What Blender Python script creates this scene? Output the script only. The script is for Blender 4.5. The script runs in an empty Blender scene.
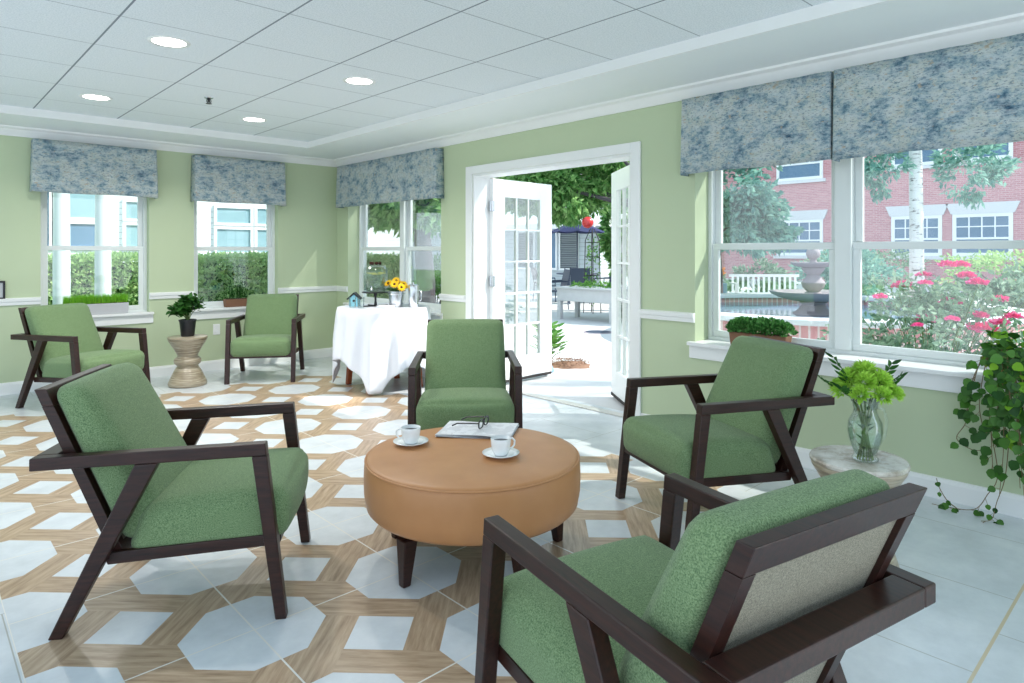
import bpy, bmesh, math, random
from mathutils import Vector, Matrix
random.seed(7)
PI = math.pi
SC = bpy.context.scene
COL = SC.collection
# ---------------------------------------------------------------- camera
cam_d = bpy.data.cameras.new('camera')
cam = bpy.data.objects.new('camera', cam_d); COL.objects.link(cam)
cam.location = (0, 0, 1.28)
cam.rotation_euler = (PI/2, 0, -math.radians(43.06))
cam_d.sensor_width = 36; cam_d.lens = 656/1024*36
cam_d.shift_y = -89.5/1024
cam_d.clip_start = .05; cam_d.clip_end = 200
SC.camera = cam
# ---------------------------------------------------------------- world, sun, exposure
w = bpy.data.worlds.new('sky'); SC.world = w; w.use_nodes = True
wn = w.node_tree.nodes; wl = w.node_tree.links
bgn = wn['Background']
tc = wn.new('ShaderNodeTexCoord'); sx = wn.new('ShaderNodeSeparateXYZ'); rp = wn.new('ShaderNodeValToRGB')
wl.new(tc.outputs['Generated'], sx.inputs[0]); wl.new(sx.outputs['Z'], rp.inputs[0]); wl.new(rp.outputs[0], bgn.inputs[0])
rp.color_ramp.elements[0].position = 0.0; rp.color_ramp.elements[0].color = (.83, .915, 1.0, 1)
rp.color_ramp.elements[1].position = .6; rp.color_ramp.elements[1].color = (.62, .82, 1.0, 1)
bgn.inputs[1].default_value = 1.25
sun_d = bpy.data.lights.new('sun', 'SUN'); sun = bpy.data.objects.new('sun', sun_d); COL.objects.link(sun)
sun_d.energy = 5.0; sun_d.angle = math.radians(1.2); sun_d.color = (1.0, .95, .88)
sun.rotation_euler = Vector((-1, 1, -1.27)).to_track_quat('-Z', 'Y').to_euler()
sun.location = (10, -6, 9)
vs = SC.view_settings
vs.view_transform = 'Standard'; vs.look = 'None'; vs.gamma = 1; vs.use_curve_mapping = False
vs.exposure = 0.58
SC.cycles.max_bounces = 10; SC.cycles.diffuse_bounces = 5; SC.cycles.transparent_max_bounces = 24
SC.cycles.caustics_reflective = False; SC.cycles.caustics_refractive = False
SC.cycles.sample_clamp_indirect = 6

# ---------------------------------------------------------------- materials
class NT:
    def __init__(s, name):
        s.m = bpy.data.materials.new(name); s.m.use_nodes = True
        s.n = s.m.node_tree.nodes; s.l = s.m.node_tree.links
        s.p = s.n['Principled BSDF']; s.o = s.n['Material Output']
    def node(s, t, **kw):
        x = s.n.new(t)
        for k, v in kw.items(): setattr(x, k, v)
        return x
    def set(s, sock, v):
        if hasattr(v, 'links'): s.l.new(v, sock)
        else: sock.default_value = v
    def math(s, op, a, b=0.0, c=0.0):
        x = s.n.new('ShaderNodeMath'); x.operation = op
        s.set(x.inputs[0], a); s.set(x.inputs[1], b); s.set(x.inputs[2], c)
        return x.outputs[0]
    def mix(s, f, a, b, mode='MIX'):
        x = s.n.new('ShaderNodeMix'); x.data_type = 'RGBA'; x.blend_type = mode
        s.set(x.inputs[0], f); s.set(x.inputs[6], a); s.set(x.inputs[7], b)
        return x.outputs[2]
    def coord(s, kind='Object'):
        return s.n.new('ShaderNodeTexCoord').outputs[kind]
    def mapping(s, v, scale=(1, 1, 1), rot=(0, 0, 0), loc=(0, 0, 0)):
        x = s.n.new('ShaderNodeMapping'); s.l.new(v, x.inputs[0])
        x.inputs['Scale'].default_value = scale; x.inputs['Rotation'].default_value = rot; x.inputs['Location'].default_value = loc
        return x.outputs[0]
    def noise(s, v, scale, detail=3, rough=.5, out=0):
        x = s.n.new('ShaderNodeTexNoise'); s.l.new(v, x.inputs['Vector'])
        x.inputs['Scale'].default_value = scale; x.inputs['Detail'].default_value = detail; x.inputs['Roughness'].default_value = rough
        return x.outputs[out]
    def ramp(s, f, stops):
        x = s.n.new('ShaderNodeValToRGB'); s.l.new(f, x.inputs[0])
        e = x.color_ramp.elements
        while len(e) < len(stops): e.new(.5)
        for el, (p, c) in zip(e, stops):
            el.position = p; el.color = tuple(c) + (1,) if len(c) == 3 else c
        return x.outputs[0]
    def bump(s, h, strength=.3, dist=.002):
        x = s.n.new('ShaderNodeBump'); s.l.new(h, x.inputs['Height'])
        x.inputs['Strength'].default_value = strength; x.inputs['Distance'].default_value = dist
        s.l.new(x.outputs[0], s.p.inputs['Normal'])
    def base(s, c): s.set(s.p.inputs['Base Color'], c if hasattr(c, 'links') else (tuple(c) + (1,) if len(c) == 3 else c))
    def props(s, rough=.5, metal=0., spec=.5, **kw):
        s.p.inputs['Roughness'].default_value = rough; s.p.inputs['Metallic'].default_value = metal
        s.p.inputs['Specular IOR Level'].default_value = spec
        for k, v in kw.items(): s.p.inputs[k.replace('_', ' ')].default_value = v

def srgb(r, g, b):
    f = lambda v: (v/255/12.92) if v/255 <= .04045 else ((v/255+.055)/1.055)**2.4
    return (f(r), f(g), f(b))
def simple(name, col, rough=.5, metal=0., spec=.5, var=.06, vscale=8, bump=0., bscale=60, **kw):
    t = NT(name); v = t.coord()
    n = t.noise(v, vscale, 4)
    a = tuple(max(0, c*(1-var)) for c in col) + (1,); b = tuple(min(1, c*(1+var)) for c in col) + (1,)
    t.base(t.mix(n, a, b)); t.props(rough, metal, spec, **kw)
    if bump: t.bump(t.noise(v, bscale, 3), bump)
    return t.m

M = {}
M['wall'] = simple('green_wall_paint', srgb(188, 202, 169), .6, var=.015, vscale=3, bump=.06, bscale=200)
M['trim'] = simple('white_trim_paint', srgb(236, 238, 238), .35, var=.01)
M['column'] = simple('porch_column_paint', srgb(206, 212, 218), .5, var=.02)
M['frame'] = simple('window_frame_vinyl', srgb(226, 232, 232), .35, var=.01)
M['soffit'] = simple('white_soffit_paint', srgb(232, 238, 240), .6, var=.01)
M['cloth'] = simple('white_linen', srgb(222, 226, 234), .8, var=.01, bump=.15, bscale=300)
M['porcelain'] = simple('porcelain', srgb(240, 243, 244), .18, var=.01)
M['coffee'] = simple('coffee', srgb(40, 22, 14), .1, var=.1)
M['paper'] = None
M['black_metal'] = simple('black_iron', srgb(28, 30, 34), .4, var=.1)
M['black_plastic'] = simple('black_plastic', srgb(24, 26, 32), .35, var=.1)
M['steel'] = simple('brushed_steel', srgb(205, 210, 215), .25, 1., var=.05)
M['brass'] = simple('aged_brass', srgb(190, 160, 95), .35, .9, var=.1)
M['soil'] = simple('soil', srgb(70, 50, 38), .9, var=.3, vscale=40, bump=.5, bscale=50)
M['mulch'] = simple('bark_mulch', srgb(140, 108, 88), .9, var=.35, vscale=30, bump=.6, bscale=40)
M['leg_wood'] = simple('orange_brown_wood', srgb(150, 75, 40), .4, var=.15, vscale=20)
M['terracotta'] = simple('terracotta', srgb(128, 92, 70), .8, var=.12, vscale=20, bump=.2)
M['grey_trough'] = simple('pale_grey_planter', srgb(190, 192, 196), .6, var=.05)
M['concrete'] = simple('patio_concrete', srgb(205, 205, 205), .8, var=.05, vscale=2, bump=.1)
M['stone'] = simple('weathered_stone', srgb(156, 146, 152), .8, var=.12, vscale=6, bump=.3, bscale=30)
M['pool_stone'] = simple('pale_coping_stone', srgb(215, 215, 218), .7, var=.05)
M['water'] = simple('pool_water', srgb(95, 125, 150), .08, var=.15, vscale=2, bump=.3, bscale=6)
M['white_wood'] = simple('white_painted_wood', srgb(240, 242, 244), .5, var=.02)
M['weathered'] = simple('whitewashed_planter_wood', srgb(200, 200, 202), .7, var=.08, vscale=12)
M['navy'] = simple('navy_canvas', srgb(26, 38, 86), .8, var=.1)
M['patio_metal'] = simple('dark_blue_grey_metal', srgb(52, 66, 88), .5, var=.1)
M['red'] = simple('red_glass', srgb(205, 60, 62), .25, var=.1)
M['slate_blue'] = simple('blue_grey_canvas', srgb(120, 150, 172), .8, var=.15, vscale=20)
M['trunk'] = simple('tree_bark', srgb(86, 82, 88), .9, var=.25, vscale=12, bump=.5, bscale=20)
M['stem'] = simple('green_stem', srgb(96, 120, 60), .6, var=.15)
M['vine_stem'] = simple('woody_vine_stem', srgb(122, 104, 70), .7, var=.15)
M['dark_glass'] = simple('dark_window_glass', srgb(96, 128, 156), .08, var=.12, vscale=1.2)
M['teal_glass'] = simple('reflecting_window_glass', srgb(140, 172, 182), .08, var=.12, vscale=1.5)
M['black'] = simple('black_void', srgb(12, 14, 18), .5, var=.1)
M['umber'] = simple('dark_roof', srgb(120, 122, 128), .8, var=.1)
M['louvre'] = simple('grey_louvre', srgb(120, 128, 134), .6, var=.06)
M['pink'] = simple('pink_petal', srgb(252, 96, 168), .6, var=.15, vscale=30)
M['yellow'] = simple('yellow_petal', srgb(250, 200, 20), .6, var=.15, vscale=60)
M['orange'] = simple('orange_petal', srgb(235, 150, 80), .6, var=.2, vscale=10)
M['seed'] = simple('dark_seed_head', srgb(60, 30, 15), .9, var=.2, vscale=100)
M['lime'] = simple('lime_petal', srgb(176, 220, 84), .6, var=.18, vscale=60)
M['citrus'] = simple('lemon_slices', srgb(225, 215, 110), .4, var=.15, vscale=30)
M['bird_blue'] = simple('pale_blue_paint', srgb(140, 205, 225), .6, var=.03)
M['blue_glaze'] = simple('blue_and_yellow_glaze', srgb(70, 120, 170), .3, var=.15)
M['yellow_glaze'] = simple('yellow_glaze', srgb(225, 190, 90), .3, var=.1)
M['rubber'] = simple('dark_rubber', srgb(40, 36, 36), .7)
M['threshold'] = simple('metal_threshold', srgb(206, 204, 198), .4, .2)

def leaf_mat(name, c1, c2, trans=.25, rough=.55):
    t = NT(name); g = t.node('ShaderNodeNewGeometry')
    t.base(t.mix(g.outputs['Random Per Island'], c1 + (1,), c2 + (1,))); t.props(rough, 0, .3)
    tr = t.node('ShaderNodeBsdfTranslucent'); t.l.new(t.p.inputs['Base Color'].links[0].from_socket, tr.inputs[0])
    mx = t.node('ShaderNodeMixShader'); mx.inputs[0].default_value = trans
    t.l.new(t.p.outputs[0], mx.inputs[1]); t.l.new(tr.outputs[0], mx.inputs[2]); t.l.new(mx.outputs[0], t.o.inputs[0])
    return t.m
M['leaf'] = leaf_mat('dark_leaf', srgb(28, 72, 26), srgb(62, 118, 44))
M['leaf_box'] = leaf_mat('boxwood_leaf', srgb(50, 110, 48), srgb(100, 160, 84), .3)
M['leaf_mid'] = leaf_mat('mid_green_leaf', srgb(70, 125, 50), srgb(130, 180, 90), .35)
M['leaf_tree'] = leaf_mat('tree_leaf', srgb(70, 130, 62), srgb(172, 212, 140), .45)
M['leaf_blue'] = leaf_mat('blue_green_leaf', srgb(96, 148, 140), srgb(160, 200, 182), .4)
M['leaf_hedge'] = leaf_mat('hedge_leaf', srgb(140, 178, 120), srgb(190, 214, 150), .45)
M['leaf_pale'] = leaf_mat('pale_rose_leaf', srgb(95, 130, 105), srgb(165, 190, 165), .3)
M['leaf_ivy'] = leaf_mat('trailing_plant_leaf', srgb(30, 74, 26), srgb(80, 132, 48), .2, .4)
M['leaf_bright'] = leaf_mat('bright_young_leaf', srgb(110, 170, 40), srgb(150, 200, 60), .3)
M['grass_blade'] = leaf_mat('grass_blade', srgb(90, 165, 30), srgb(150, 215, 60), .25)
M['lawn'] = simple('lawn_grass', srgb(110, 150, 80), .9, var=.2, vscale=6, bump=.5, bscale=80)

def mk_glass(name, tint=(1, 1, 1), refl=.5, base=.015):
    t = NT(name); t.n.remove(t.p)
    tr = t.node('ShaderNodeBsdfTransparent'); tr.inputs[0].default_value = tint + (1,)
    gl = t.node('ShaderNodeBsdfGlossy'); gl.inputs['Roughness'].default_value = .02
    lw = t.node('ShaderNodeLayerWeight'); lw.inputs[0].default_value = .35
    f = t.math('MULTIPLY_ADD', lw.outputs['Fresnel'], refl, base)
    mx = t.node('ShaderNodeMixShader'); t.l.new(f, mx.inputs[0])
    t.l.new(tr.outputs[0], mx.inputs[1]); t.l.new(gl.outputs[0], mx.inputs[2]); t.l.new(mx.outputs[0], t.o.inputs[0])
    return t.m
M['glass'] = mk_glass('window_glass', (.96, .985, .98), .35, .05)
M['vessel_glass'] = mk_glass('clear_vessel_glass', (.95, .98, .97), .45)
M['vase_water'] = mk_glass('vase_water', (.91, .96, .93), .2)

def fabric(name, c1, c2, weave=420, cb=.5):
    t = NT(name); v = t.coord()
    n1 = t.noise(v, 300, 2, .6); n2 = t.noise(v, 4, 2)
    wv = t.node('ShaderNodeTexChecker'); t.l.new(v, wv.inputs['Vector']); wv.inputs['Scale'].default_value = weave
    c = t.mix(t.ramp(n1, [(.33, (0, 0, 0)), (.67, (1, 1, 1))]), c1 + (1,), c2 + (1,))
    c = t.mix(.12, c, t.mix(n2, c1 + (1,), c2 + (1,)))
    t.base(c); t.props(.9, 0, .2)
    t.p.inputs['Sheen Weight'].default_value = .15
    h = t.math('MULTIPLY_ADD', n1, 1.0, t.math('MULTIPLY', wv.outputs[1], .3))
    t.bump(h, .5, .0025)
    return t.m
M['green_fabric'] = fabric('green_woven_upholstery', srgb(78, 106, 70), srgb(142, 166, 122))
M['beige_fabric'] = fabric('grey_beige_woven_upholstery', srgb(104, 99, 84), srgb(156, 151, 132))

def darkwood():
    t = NT('espresso_wood'); v = t.mapping(t.coord(), (3, 30, 30))
    n = t.noise(v, 3, 5, .6)
    t.base(t.ramp(n, [(.3, srgb(26, 11, 8)), (.7, srgb(58, 29, 22))])); t.props(.38, 0, .45)
    t.bump(n, .05); return t.m
M['wood'] = darkwood()

def leather():
    t = NT('caramel_leather'); v = t.coord()
    n = t.noise(v, 7, 3); vo = t.node('ShaderNodeTexVoronoi'); t.l.new(v, vo.inputs['Vector']); vo.inputs['Scale'].default_value = 260
    t.base(t.mix(n, srgb(176, 122, 76) + (1,), srgb(198, 144, 98) + (1,))); t.props(.42, 0, .45)
    t.bump(vo.outputs['Distance'], .12, .001); return t.m
M['leather'] = leather()

def valance_mat():
    t = NT('abstract_blue_print_fabric'); v0 = t.coord('Generated'); v0 = t.coord()
    v = t.mapping(v0, (1, 1, 1.3))
    big = t.noise(v, 6.5, 7, .78); mid = t.noise(t.mapping(v0, (9, 9, 22)), 1.6, 4, .7)
    fine = t.noise(t.mapping(v0, (26, 26, 70), loc=(3, 1, 2)), 2, 4, .75)
    c = t.ramp(big, [(.33, srgb(48, 76, 98)), (.42, srgb(98, 128, 144)), (.49, srgb(146, 166, 172)), (.57, srgb(184, 188, 180)), (.65, srgb(150, 174, 176)), (.75, srgb(84, 124, 138))])
    c = t.mix(t.ramp(mid, [(.42, (0, 0, 0)), (.58, (1, 1, 1))]), c, t.mix(.55, c, srgb(196, 204, 206) + (1,)))
    c = t.mix(t.ramp(fine, [(.54, (0, 0, 0)), (.60, (.65, .65, .65))]), c, srgb(56, 84, 108) + (1,))
    sp = t.noise(t.mapping(v0, (14, 14, 30), loc=(9, 4, 7)), 1.5, 3, .6)
    c = t.mix(t.ramp(sp, [(.62, (0, 0, 0)), (.68, (.6, .6, .6))]), c, srgb(178, 158, 128) + (1,))
    t.base(c); t.props(.85, 0, .2); t.bump(fine, .2); return t.m
M['valance'] = valance_mat()

def newspaper():
    t = NT('newsprint'); v = t.coord()
    ln = t.node('ShaderNodeTexWave'); t.l.new(v, ln.inputs[0]); ln.bands_direction = 'Y'
    ln.inputs['Scale'].default_value = 40; ln.inputs['Distortion'].default_value = 0.
    n = t.noise(v, 22, 2)
    f = t.math('MULTIPLY', t.math('GREATER_THAN', ln.outputs[1], .55), t.math('GREATER_THAN', n, .48))
    t.base(t.mix(t.math('MULTIPLY', f, .35), srgb(228, 230, 234) + (1,), srgb(110, 112, 120) + (1,))); t.props(.8); return t.m
M['paper'] = newspaper()

def brick(name, c1, c2, mortar, axis_map, scale=1.0):
    t = NT(name); v = t.coord()
    s = t.node('ShaderNodeSeparateXYZ'); t.l.new(v, s.inputs[0]); cb = t.node('ShaderNodeCombineXYZ')
    t.l.new(s.outputs[axis_map[0]], cb.inputs[0]); t.l.new(s.outputs[axis_map[1]], cb.inputs[1])
    b = t.node('ShaderNodeTexBrick'); t.l.new(cb.outputs[0], b.inputs['Vector'])
    b.inputs['Color1'].default_value = c1 + (1,); b.inputs['Color2'].default_value = c2 + (1,); b.inputs['Mortar'].default_value = mortar + (1,)
    b.inputs['Scale'].default_value = scale; b.inputs['Mortar Size'].default_value = .008
    b.inputs['Brick Width'].default_value = .22; b.inputs['Row Height'].default_value = .075
    t.base(t.mix(.2, b.outputs[0], t.ramp(t.noise(v, .9, 3), [(.3, c1), (.7, c2)]))); t.props(.9, 0, .2); return t.m
M['brick'] = brick('pink_red_brick', srgb(186, 124, 130), srgb(206, 150, 154), srgb(214, 190, 192), (1, 2))
M['pool_brick'] = brick('pool_wall_brick', srgb(186, 120, 120), srgb(204, 148, 146), srgb(215, 196, 194), (0, 2))

def siding_mat(name, col):
    t = NT(name); v = t.coord(); s = t.node('ShaderNodeSeparateXYZ'); t.l.new(v, s.inputs[0])
    f = t.math('FRACT', t.math('DIVIDE', s.outputs[2], .13))
    t.base(t.mix(t.math('LESS_THAN', f, .1), col + (1,), tuple(c*.6 for c in col) + (1,))); t.props(.6); t.bump(f, .5, .01); return t.m
M['white_siding'] = siding_mat('white_lap_siding', srgb(232, 236, 240))
M['grey_siding'] = siding_mat('grey_lap_siding', srgb(188, 198, 202))

def birch():
    t = NT('birch_bark'); v = t.coord(); n = t.noise(t.mapping(v, (6, 6, 26)), 1.3, 4, .6)
    t.base(t.ramp(n, [(.33, srgb(70, 66, 66)), (.43, srgb(222, 222, 222)), (1, srgb(240, 240, 240))])); t.props(.8); return t.m
M['birch'] = birch()

def garden_stool():
    t = NT('taupe_ribbed_ceramic'); v = t.coord(); s = t.node('ShaderNodeSeparateXYZ'); t.l.new(v, s.inputs[0])
    wv = t.math('SINE', t.math('MULTIPLY_ADD', s.outputs[2], 330., t.math('MULTIPLY', t.noise(v, 3, 2), 8.)))
    n = t.noise(t.mapping(v, (4, 4, 60)), 1.6, 4, .6)
    t.base(t.ramp(n, [(.3, srgb(126, 112, 92)), (.55, srgb(172, 160, 138)), (.75, srgb(200, 190, 170))])); t.props(.28, 0, .6)
    t.bump(wv, .25, .002); return t.m
M['stool'] = garden_stool()
def stooltop():
    t = NT('swirled_stone_top'); v = t.coord()
    n = t.noise(v, 9, 5, .7); g = t.math('LENGTH' if False else 'SINE', t.math('MULTIPLY_ADD', n, 30., 0.))
    t.base(t.ramp(n, [(.35, srgb(150, 140, 124)), (.5, srgb(192, 186, 174)), (.65, srgb(214, 210, 202))])); t.props(.22, 0, .6); return t.m
M['stool_top'] = stooltop()

def ceiling_mat():
    t = NT('acoustic_ceiling_tile'); v = t.coord(); s = t.node('ShaderNodeSeparateXYZ'); t.l.new(v, s.inputs[0])
    P = .6095
    def line(o, ph, w):
        f = t.math('FRACT', t.math('DIVIDE', t.math('SUBTRACT', o, ph), P))
        d = t.math('MULTIPLY', t.math('MINIMUM', f, t.math('SUBTRACT', 1., f)), P)
        return t.math('LESS_THAN', d, w)
    lx = line(s.outputs[0], .8135, .0052); ly = line(s.outputs[1], 3.155, .0035)
    g = t.math('MAXIMUM', lx, t.math('MULTIPLY', ly, .75))
    n = t.noise(v, 130, 2, .7)
    c = t.mix(t.ramp(n, [(.35, (0, 0, 0)), (.6, (1, 1, 1))]), srgb(212, 221, 227) + (1,), srgb(232, 238, 243) + (1,))
    c = t.mix(g, c, srgb(132, 142, 152) + (1,))
    t.base(c); t.props(.85, 0, .2)
    t.bump(t.math('MULTIPLY_ADD', g, -1.2, t.math('MULTIPLY', n, .3)), .5, .004); return t.m
M['ceiling'] = ceiling_mat()

def floor_mat():
    t = NT('patterned_floor_tile'); v = t.coord(); s = t.node('ShaderNodeSeparateXYZ'); t.l.new(v, s.inputs[0])
    X, Y = s.outputs[0], s.outputs[1]; P = .607
    def cell(o, ph):
        f = t.math('FRACT', t.math('DIVIDE', t.math('SUBTRACT', o, ph), P))
        return t.math('MULTIPLY', t.math('SUBTRACT', f, .5), P)      # -P/2..P/2 around the tile middle
    u, w_ = cell(X, .88), cell(Y, 2.22 - .0)                         # tile middles sit at node + P/2
    au, aw = t.math('ABSOLUTE', u), t.math('ABSOLUTE', w_)
    h = P/2
    du, dw = t.math('SUBTRACT', h, au), t.math('SUBTRACT', h, aw)    # distance to the node lines
    octm = t.math('MULTIPLY', t.math('LESS_THAN', t.math('MAXIMUM', du, dw), .218), t.math('LESS_THAN', t.math('ADD', du, dw), .304))
    dia = t.math('LESS_THAN', t.math('ADD', au, aw), .136)
    stone_m = t.math('MAXIMUM', octm, dia)
    r2 = .70711
    a = t.math('MULTIPLY', t.math('ADD', u, w_), r2); b = t.math('MULTIPLY', t.math('SUBTRACT', u, w_), r2)
    S_ = .096
    c1 = t.math('MULTIPLY', t.math('GREATER_THAN', b, S_), t.math('GREATER_THAN', a, -S_))
    c2 = t.math('MULTIPLY', t.math('LESS_THAN', b, -S_), t.math('LESS_THAN', a, S_))
    along_a = t.math('MAXIMUM', c1, c2)
    vi = t.math('FLOOR', t.math('DIVIDE', t.math('SUBTRACT', X, .88), P)); vj = t.math('FLOOR', t.math('DIVIDE', t.math('SUBTRACT', Y, 2.22), P))
    def grain(m1, m2):
        cb = t.node('ShaderNodeCombineXYZ')
        t.set(cb.inputs[0], t.math('MULTIPLY_ADD', vi, 3.7, t.math('MULTIPLY', a, m1)))
        t.set(cb.inputs[1], t.math('MULTIPLY_ADD', vj, 5.1, t.math('MULTIPLY', b, m2)))
        return t.noise(cb.outputs[0], 1.0, 5, .62)
    gm = t.node('ShaderNodeMix'); gm.data_type = 'FLOAT'
    t.set(gm.inputs[0], along_a); t.set(gm.inputs[2], grain(52, 5)); t.set(gm.inputs[3], grain(5, 52))
    woodc = t.ramp(gm.outputs[0], [(.22, srgb(120, 98, 78)), (.42, srgb(166, 141, 116)), (.6, srgb(188, 164, 138)), (.8, srgb(204, 182, 158))])
    # seam between neighbouring strips
    n1 = t.noise(v, 5, 6, .65); n2 = t.noise(v, 28, 3)
    stone = t.ramp(n1, [(.3, srgb(199, 205, 210)), (.5, srgb(212, 218, 223)), (.7, srgb(224, 229, 233))])
    stone = t.mix(t.math('MULTIPLY', n2, .12), stone, srgb(180, 190, 198) + (1,))
    pat = t.mix(stone_m, woodc, stone)
    grout = t.math('LESS_THAN', t.math('MINIMUM', du, dw), .003)
    pat = t.mix(grout, pat, srgb(226, 224, 218) + (1,))
    # plain tile field, running bond
    rowf = t.math('DIVIDE', t.math('SUBTRACT', Y, .497), .607); row = t.math('FLOOR', rowf); ry = t.math('FRACT', rowf)
    off = t.math('MULTIPLY', t.math('FLOORED_MODULO', row, 2.), .5)
    rx = t.math('FRACT', t.math('SUBTRACT', t.math('DIVIDE', t.math('SUBTRACT', X, 2.39), .607), off))
    dd = t.math('MINIMUM', t.math('MINIMUM', rx, t.math('SUBTRACT', 1., rx)), t.math('MINIMUM', ry, t.math('SUBTRACT', 1., ry)))
    wide = t.math('LESS_THAN', t.math('ABSOLUTE', t.math('SUBTRACT', Y, .497)), .005)
    plain = t.mix(t.math('LESS_THAN', dd, .0035), stone, srgb(170, 172, 168) + (1,))
    plain = t.mix(wide, plain, srgb(205, 190, 160) + (1,))
    inX = t.math('MULTIPLY', t.math('GREATER_THAN', X, .273), t.math('LESS_THAN', X, 3.308))
    inY = t.math('MULTIPLY', t.math('GREATER_THAN', Y, 1.006), t.math('LESS_THAN', Y, 6.47))
    ins = t.math('MULTIPLY', inX, inY)
    t.base(t.mix(ins, plain, pat)); t.props(.30, 0, .38)
    gb = t.math('MAXIMUM', t.math('MULTIPLY', grout, ins), t.math('MULTIPLY', t.math('LESS_THAN', dd, .0035), t.math('SUBTRACT', 1., ins)))
    t.bump(t.math('MULTIPLY_ADD', gb, -1., t.math('MULTIPLY', n1, .15)), .25, .003)
    return t.m
M['floor'] = floor_mat()
def emit(name, col, s):
    t = NT(name); t.base(col); t.p.inputs['Emission Color'].default_value = tuple(col) + (1,); t.p.inputs['Emission Strength'].default_value = s; return t.m
M['lamp'] = emit('downlight_lens', (1, .98, .94), 9.0)

# ---------------------------------------------------------------- mesh helpers
class MB:
    def __init__(s): s.v = []; s.f = []
    def add(s, vs_, fs):
        o = len(s.v); s.v += [tuple(p) for p in vs_]; s.f += [tuple(i+o for i in f) for f in fs]; return s
    def box(s, x0, x1, y0, y1, z0, z1):
        return s.hexa([(x0, y0, z0), (x1, y0, z0), (x1, y1, z0), (x0, y1, z0), (x0, y0, z1), (x1, y0, z1), (x1, y1, z1), (x0, y1, z1)])
    def hexa(s, c):
        return s.add(c, [(3, 2, 1, 0), (4, 5, 6, 7), (0, 1, 5, 4), (1, 2, 6, 5), (2, 3, 7, 6), (3, 0, 4, 7)])
    def prism_xz(s, pts, y0, y1):           # polygon in x,z extruded along y
        n = len(pts); A = [(x, y0, z) for x, z in pts]; B = [(x, y1, z) for x, z in pts]
        return s.add(A+B, [tuple(range(n)), tuple(range(2*n-1, n-1, -1))] + [((i+1) % n, i, n+i, n+(i+1) % n) for i in range(n)])
    def prism_xy(s, pts, z0, z1):
        n = len(pts); A = [(x, y, z0) for x, y in pts]; B = [(x, y, z1) for x, y in pts]
        return s.add(A+B, [tuple(range(n-1, -1, -1)), tuple(range(n, 2*n))] + [(i, (i+1) % n, n+(i+1) % n, n+i) for i in range(n)])
    def prism_yz(s, pts, x0, x1):
        n = len(pts); A = [(x0, y, z) for y, z in pts]; B = [(x1, y, z) for y, z in pts]
        return s.add(A+B, [tuple(range(n-1, -1, -1)), tuple(range(n, 2*n))] + [(i, (i+1) % n, n+(i+1) % n, n+i) for i in range(n)])
    def lathe(s, prof, n=32, c=(0, 0, 0), closed=True):
        V = []; F = []; m = len(prof)
        for i in range(n):
            a = 2*PI*i/n
            for r, z in prof: V.append((c[0]+r*math.cos(a), c[1]+r*math.sin(a), c[2]+z))
        for i in range(n):
            j = (i+1) % n
            for k in range(m-1): F.append((i*m+k, j*m+k, j*m+k+1, i*m+k+1))
        if closed:
            if prof[0][0] > 1e-5: F.append(tuple(i*m for i in range(n-1, -1, -1)))
            if prof[-1][0] > 1e-5: F.append(tuple(i*m+m-1 for i in range(n)))
        return s.add(V, F)
    def tube(s, pts, r, n=8, taper=None, closed=False):
        pts = [Vector(p) for p in pts]; V = []; F = []; m = len(pts); up = None
        for i, p in enumerate(pts):
            d = (pts[(i+1) % m]-pts[i-1]) if closed else (pts[min(i+1, m-1)]-pts[max(i-1, 0)])
            d.normalize()
            if up is None:
                up = Vector((0, 0, 1)) if abs(d.z) < .9 else Vector((1, 0, 0))
            e1 = (up - d*up.dot(d)).normalized(); e2 = d.cross(e1); up = e1
            rr = r*(1+(taper-1)*i/(m-1)) if taper is not None else r
            for k in range(n):
                a = 2*PI*k/n; V.append(p+e1*rr*math.cos(a)+e2*rr*math.sin(a))
        for i in range(m if closed else m-1):
            j = (i+1) % m
            for k in range(n): F.append((i*n+k, i*n+(k+1) % n, j*n+(k+1) % n, j*n+k))
        if not closed: F += [tuple(range(n-1, -1, -1)), tuple(range((m-1)*n, m*n))]
        return s.add(V, F)
    def sphere(s, c, r, n=12, m=8, sq=(1, 1, 1)):
        prof = [(r*math.sin(PI*k/m), -r*math.cos(PI*k/m)) for k in range(m+1)]
        o = len(s.v); s.lathe(prof, n)
        for i in range(o, len(s.v)):
            x, y, z = s.v[i]; s.v[i] = (c[0]+x*sq[0], c[1]+y*sq[1], c[2]+z*sq[2])
        return s
    def leaf(s, p, d, nrm, L, W, fold=.25):
        d = d.normalized(); sd = d.cross(nrm)
        if sd.length < 1e-4: sd = d.cross(Vector((.3, .5, .8)))
        sd.normalize(); u = sd.cross(d)
        a = p; b = p+d*L; m1 = p+d*L*.45+sd*W/2+u*W*fold; m2 = p+d*L*.45-sd*W/2+u*W*fold; mid = p+d*L*.5
        return s.add([a, m1, b, m2], [(0, 1, 2), (0, 2, 3)])
    def bleaf(s, p, d, nrm, L, W):          # broad rounded leaf, eight points around a fold
        d = d.normalized(); sd = d.cross(nrm)
        if sd.length < 1e-4: sd = d.cross(Vector((.3, .5, .8)))
        sd.normalize(); u = sd.cross(d)
        P = [p]; q = [(.12, .34), (.4, .5), (.72, .34)]
        for t_, w_ in q: P.append(p+d*L*t_+sd*W*w_+u*W*.12)
        P.append(p+d*L)
        for t_, w_ in reversed(q): P.append(p+d*L*t_-sd*W*w_+u*W*.12)
        m = [p+d*L*t_ for t_ in (.12, .4, .72)]
        o = P+m
        return s.add(o, [(0, 1, 8), (1, 2, 9, 8), (2, 3, 10, 9), (3, 4, 10), (4, 5, 10), (5, 6, 9, 10), (6, 7, 8, 9), (7, 0, 8)])

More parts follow.
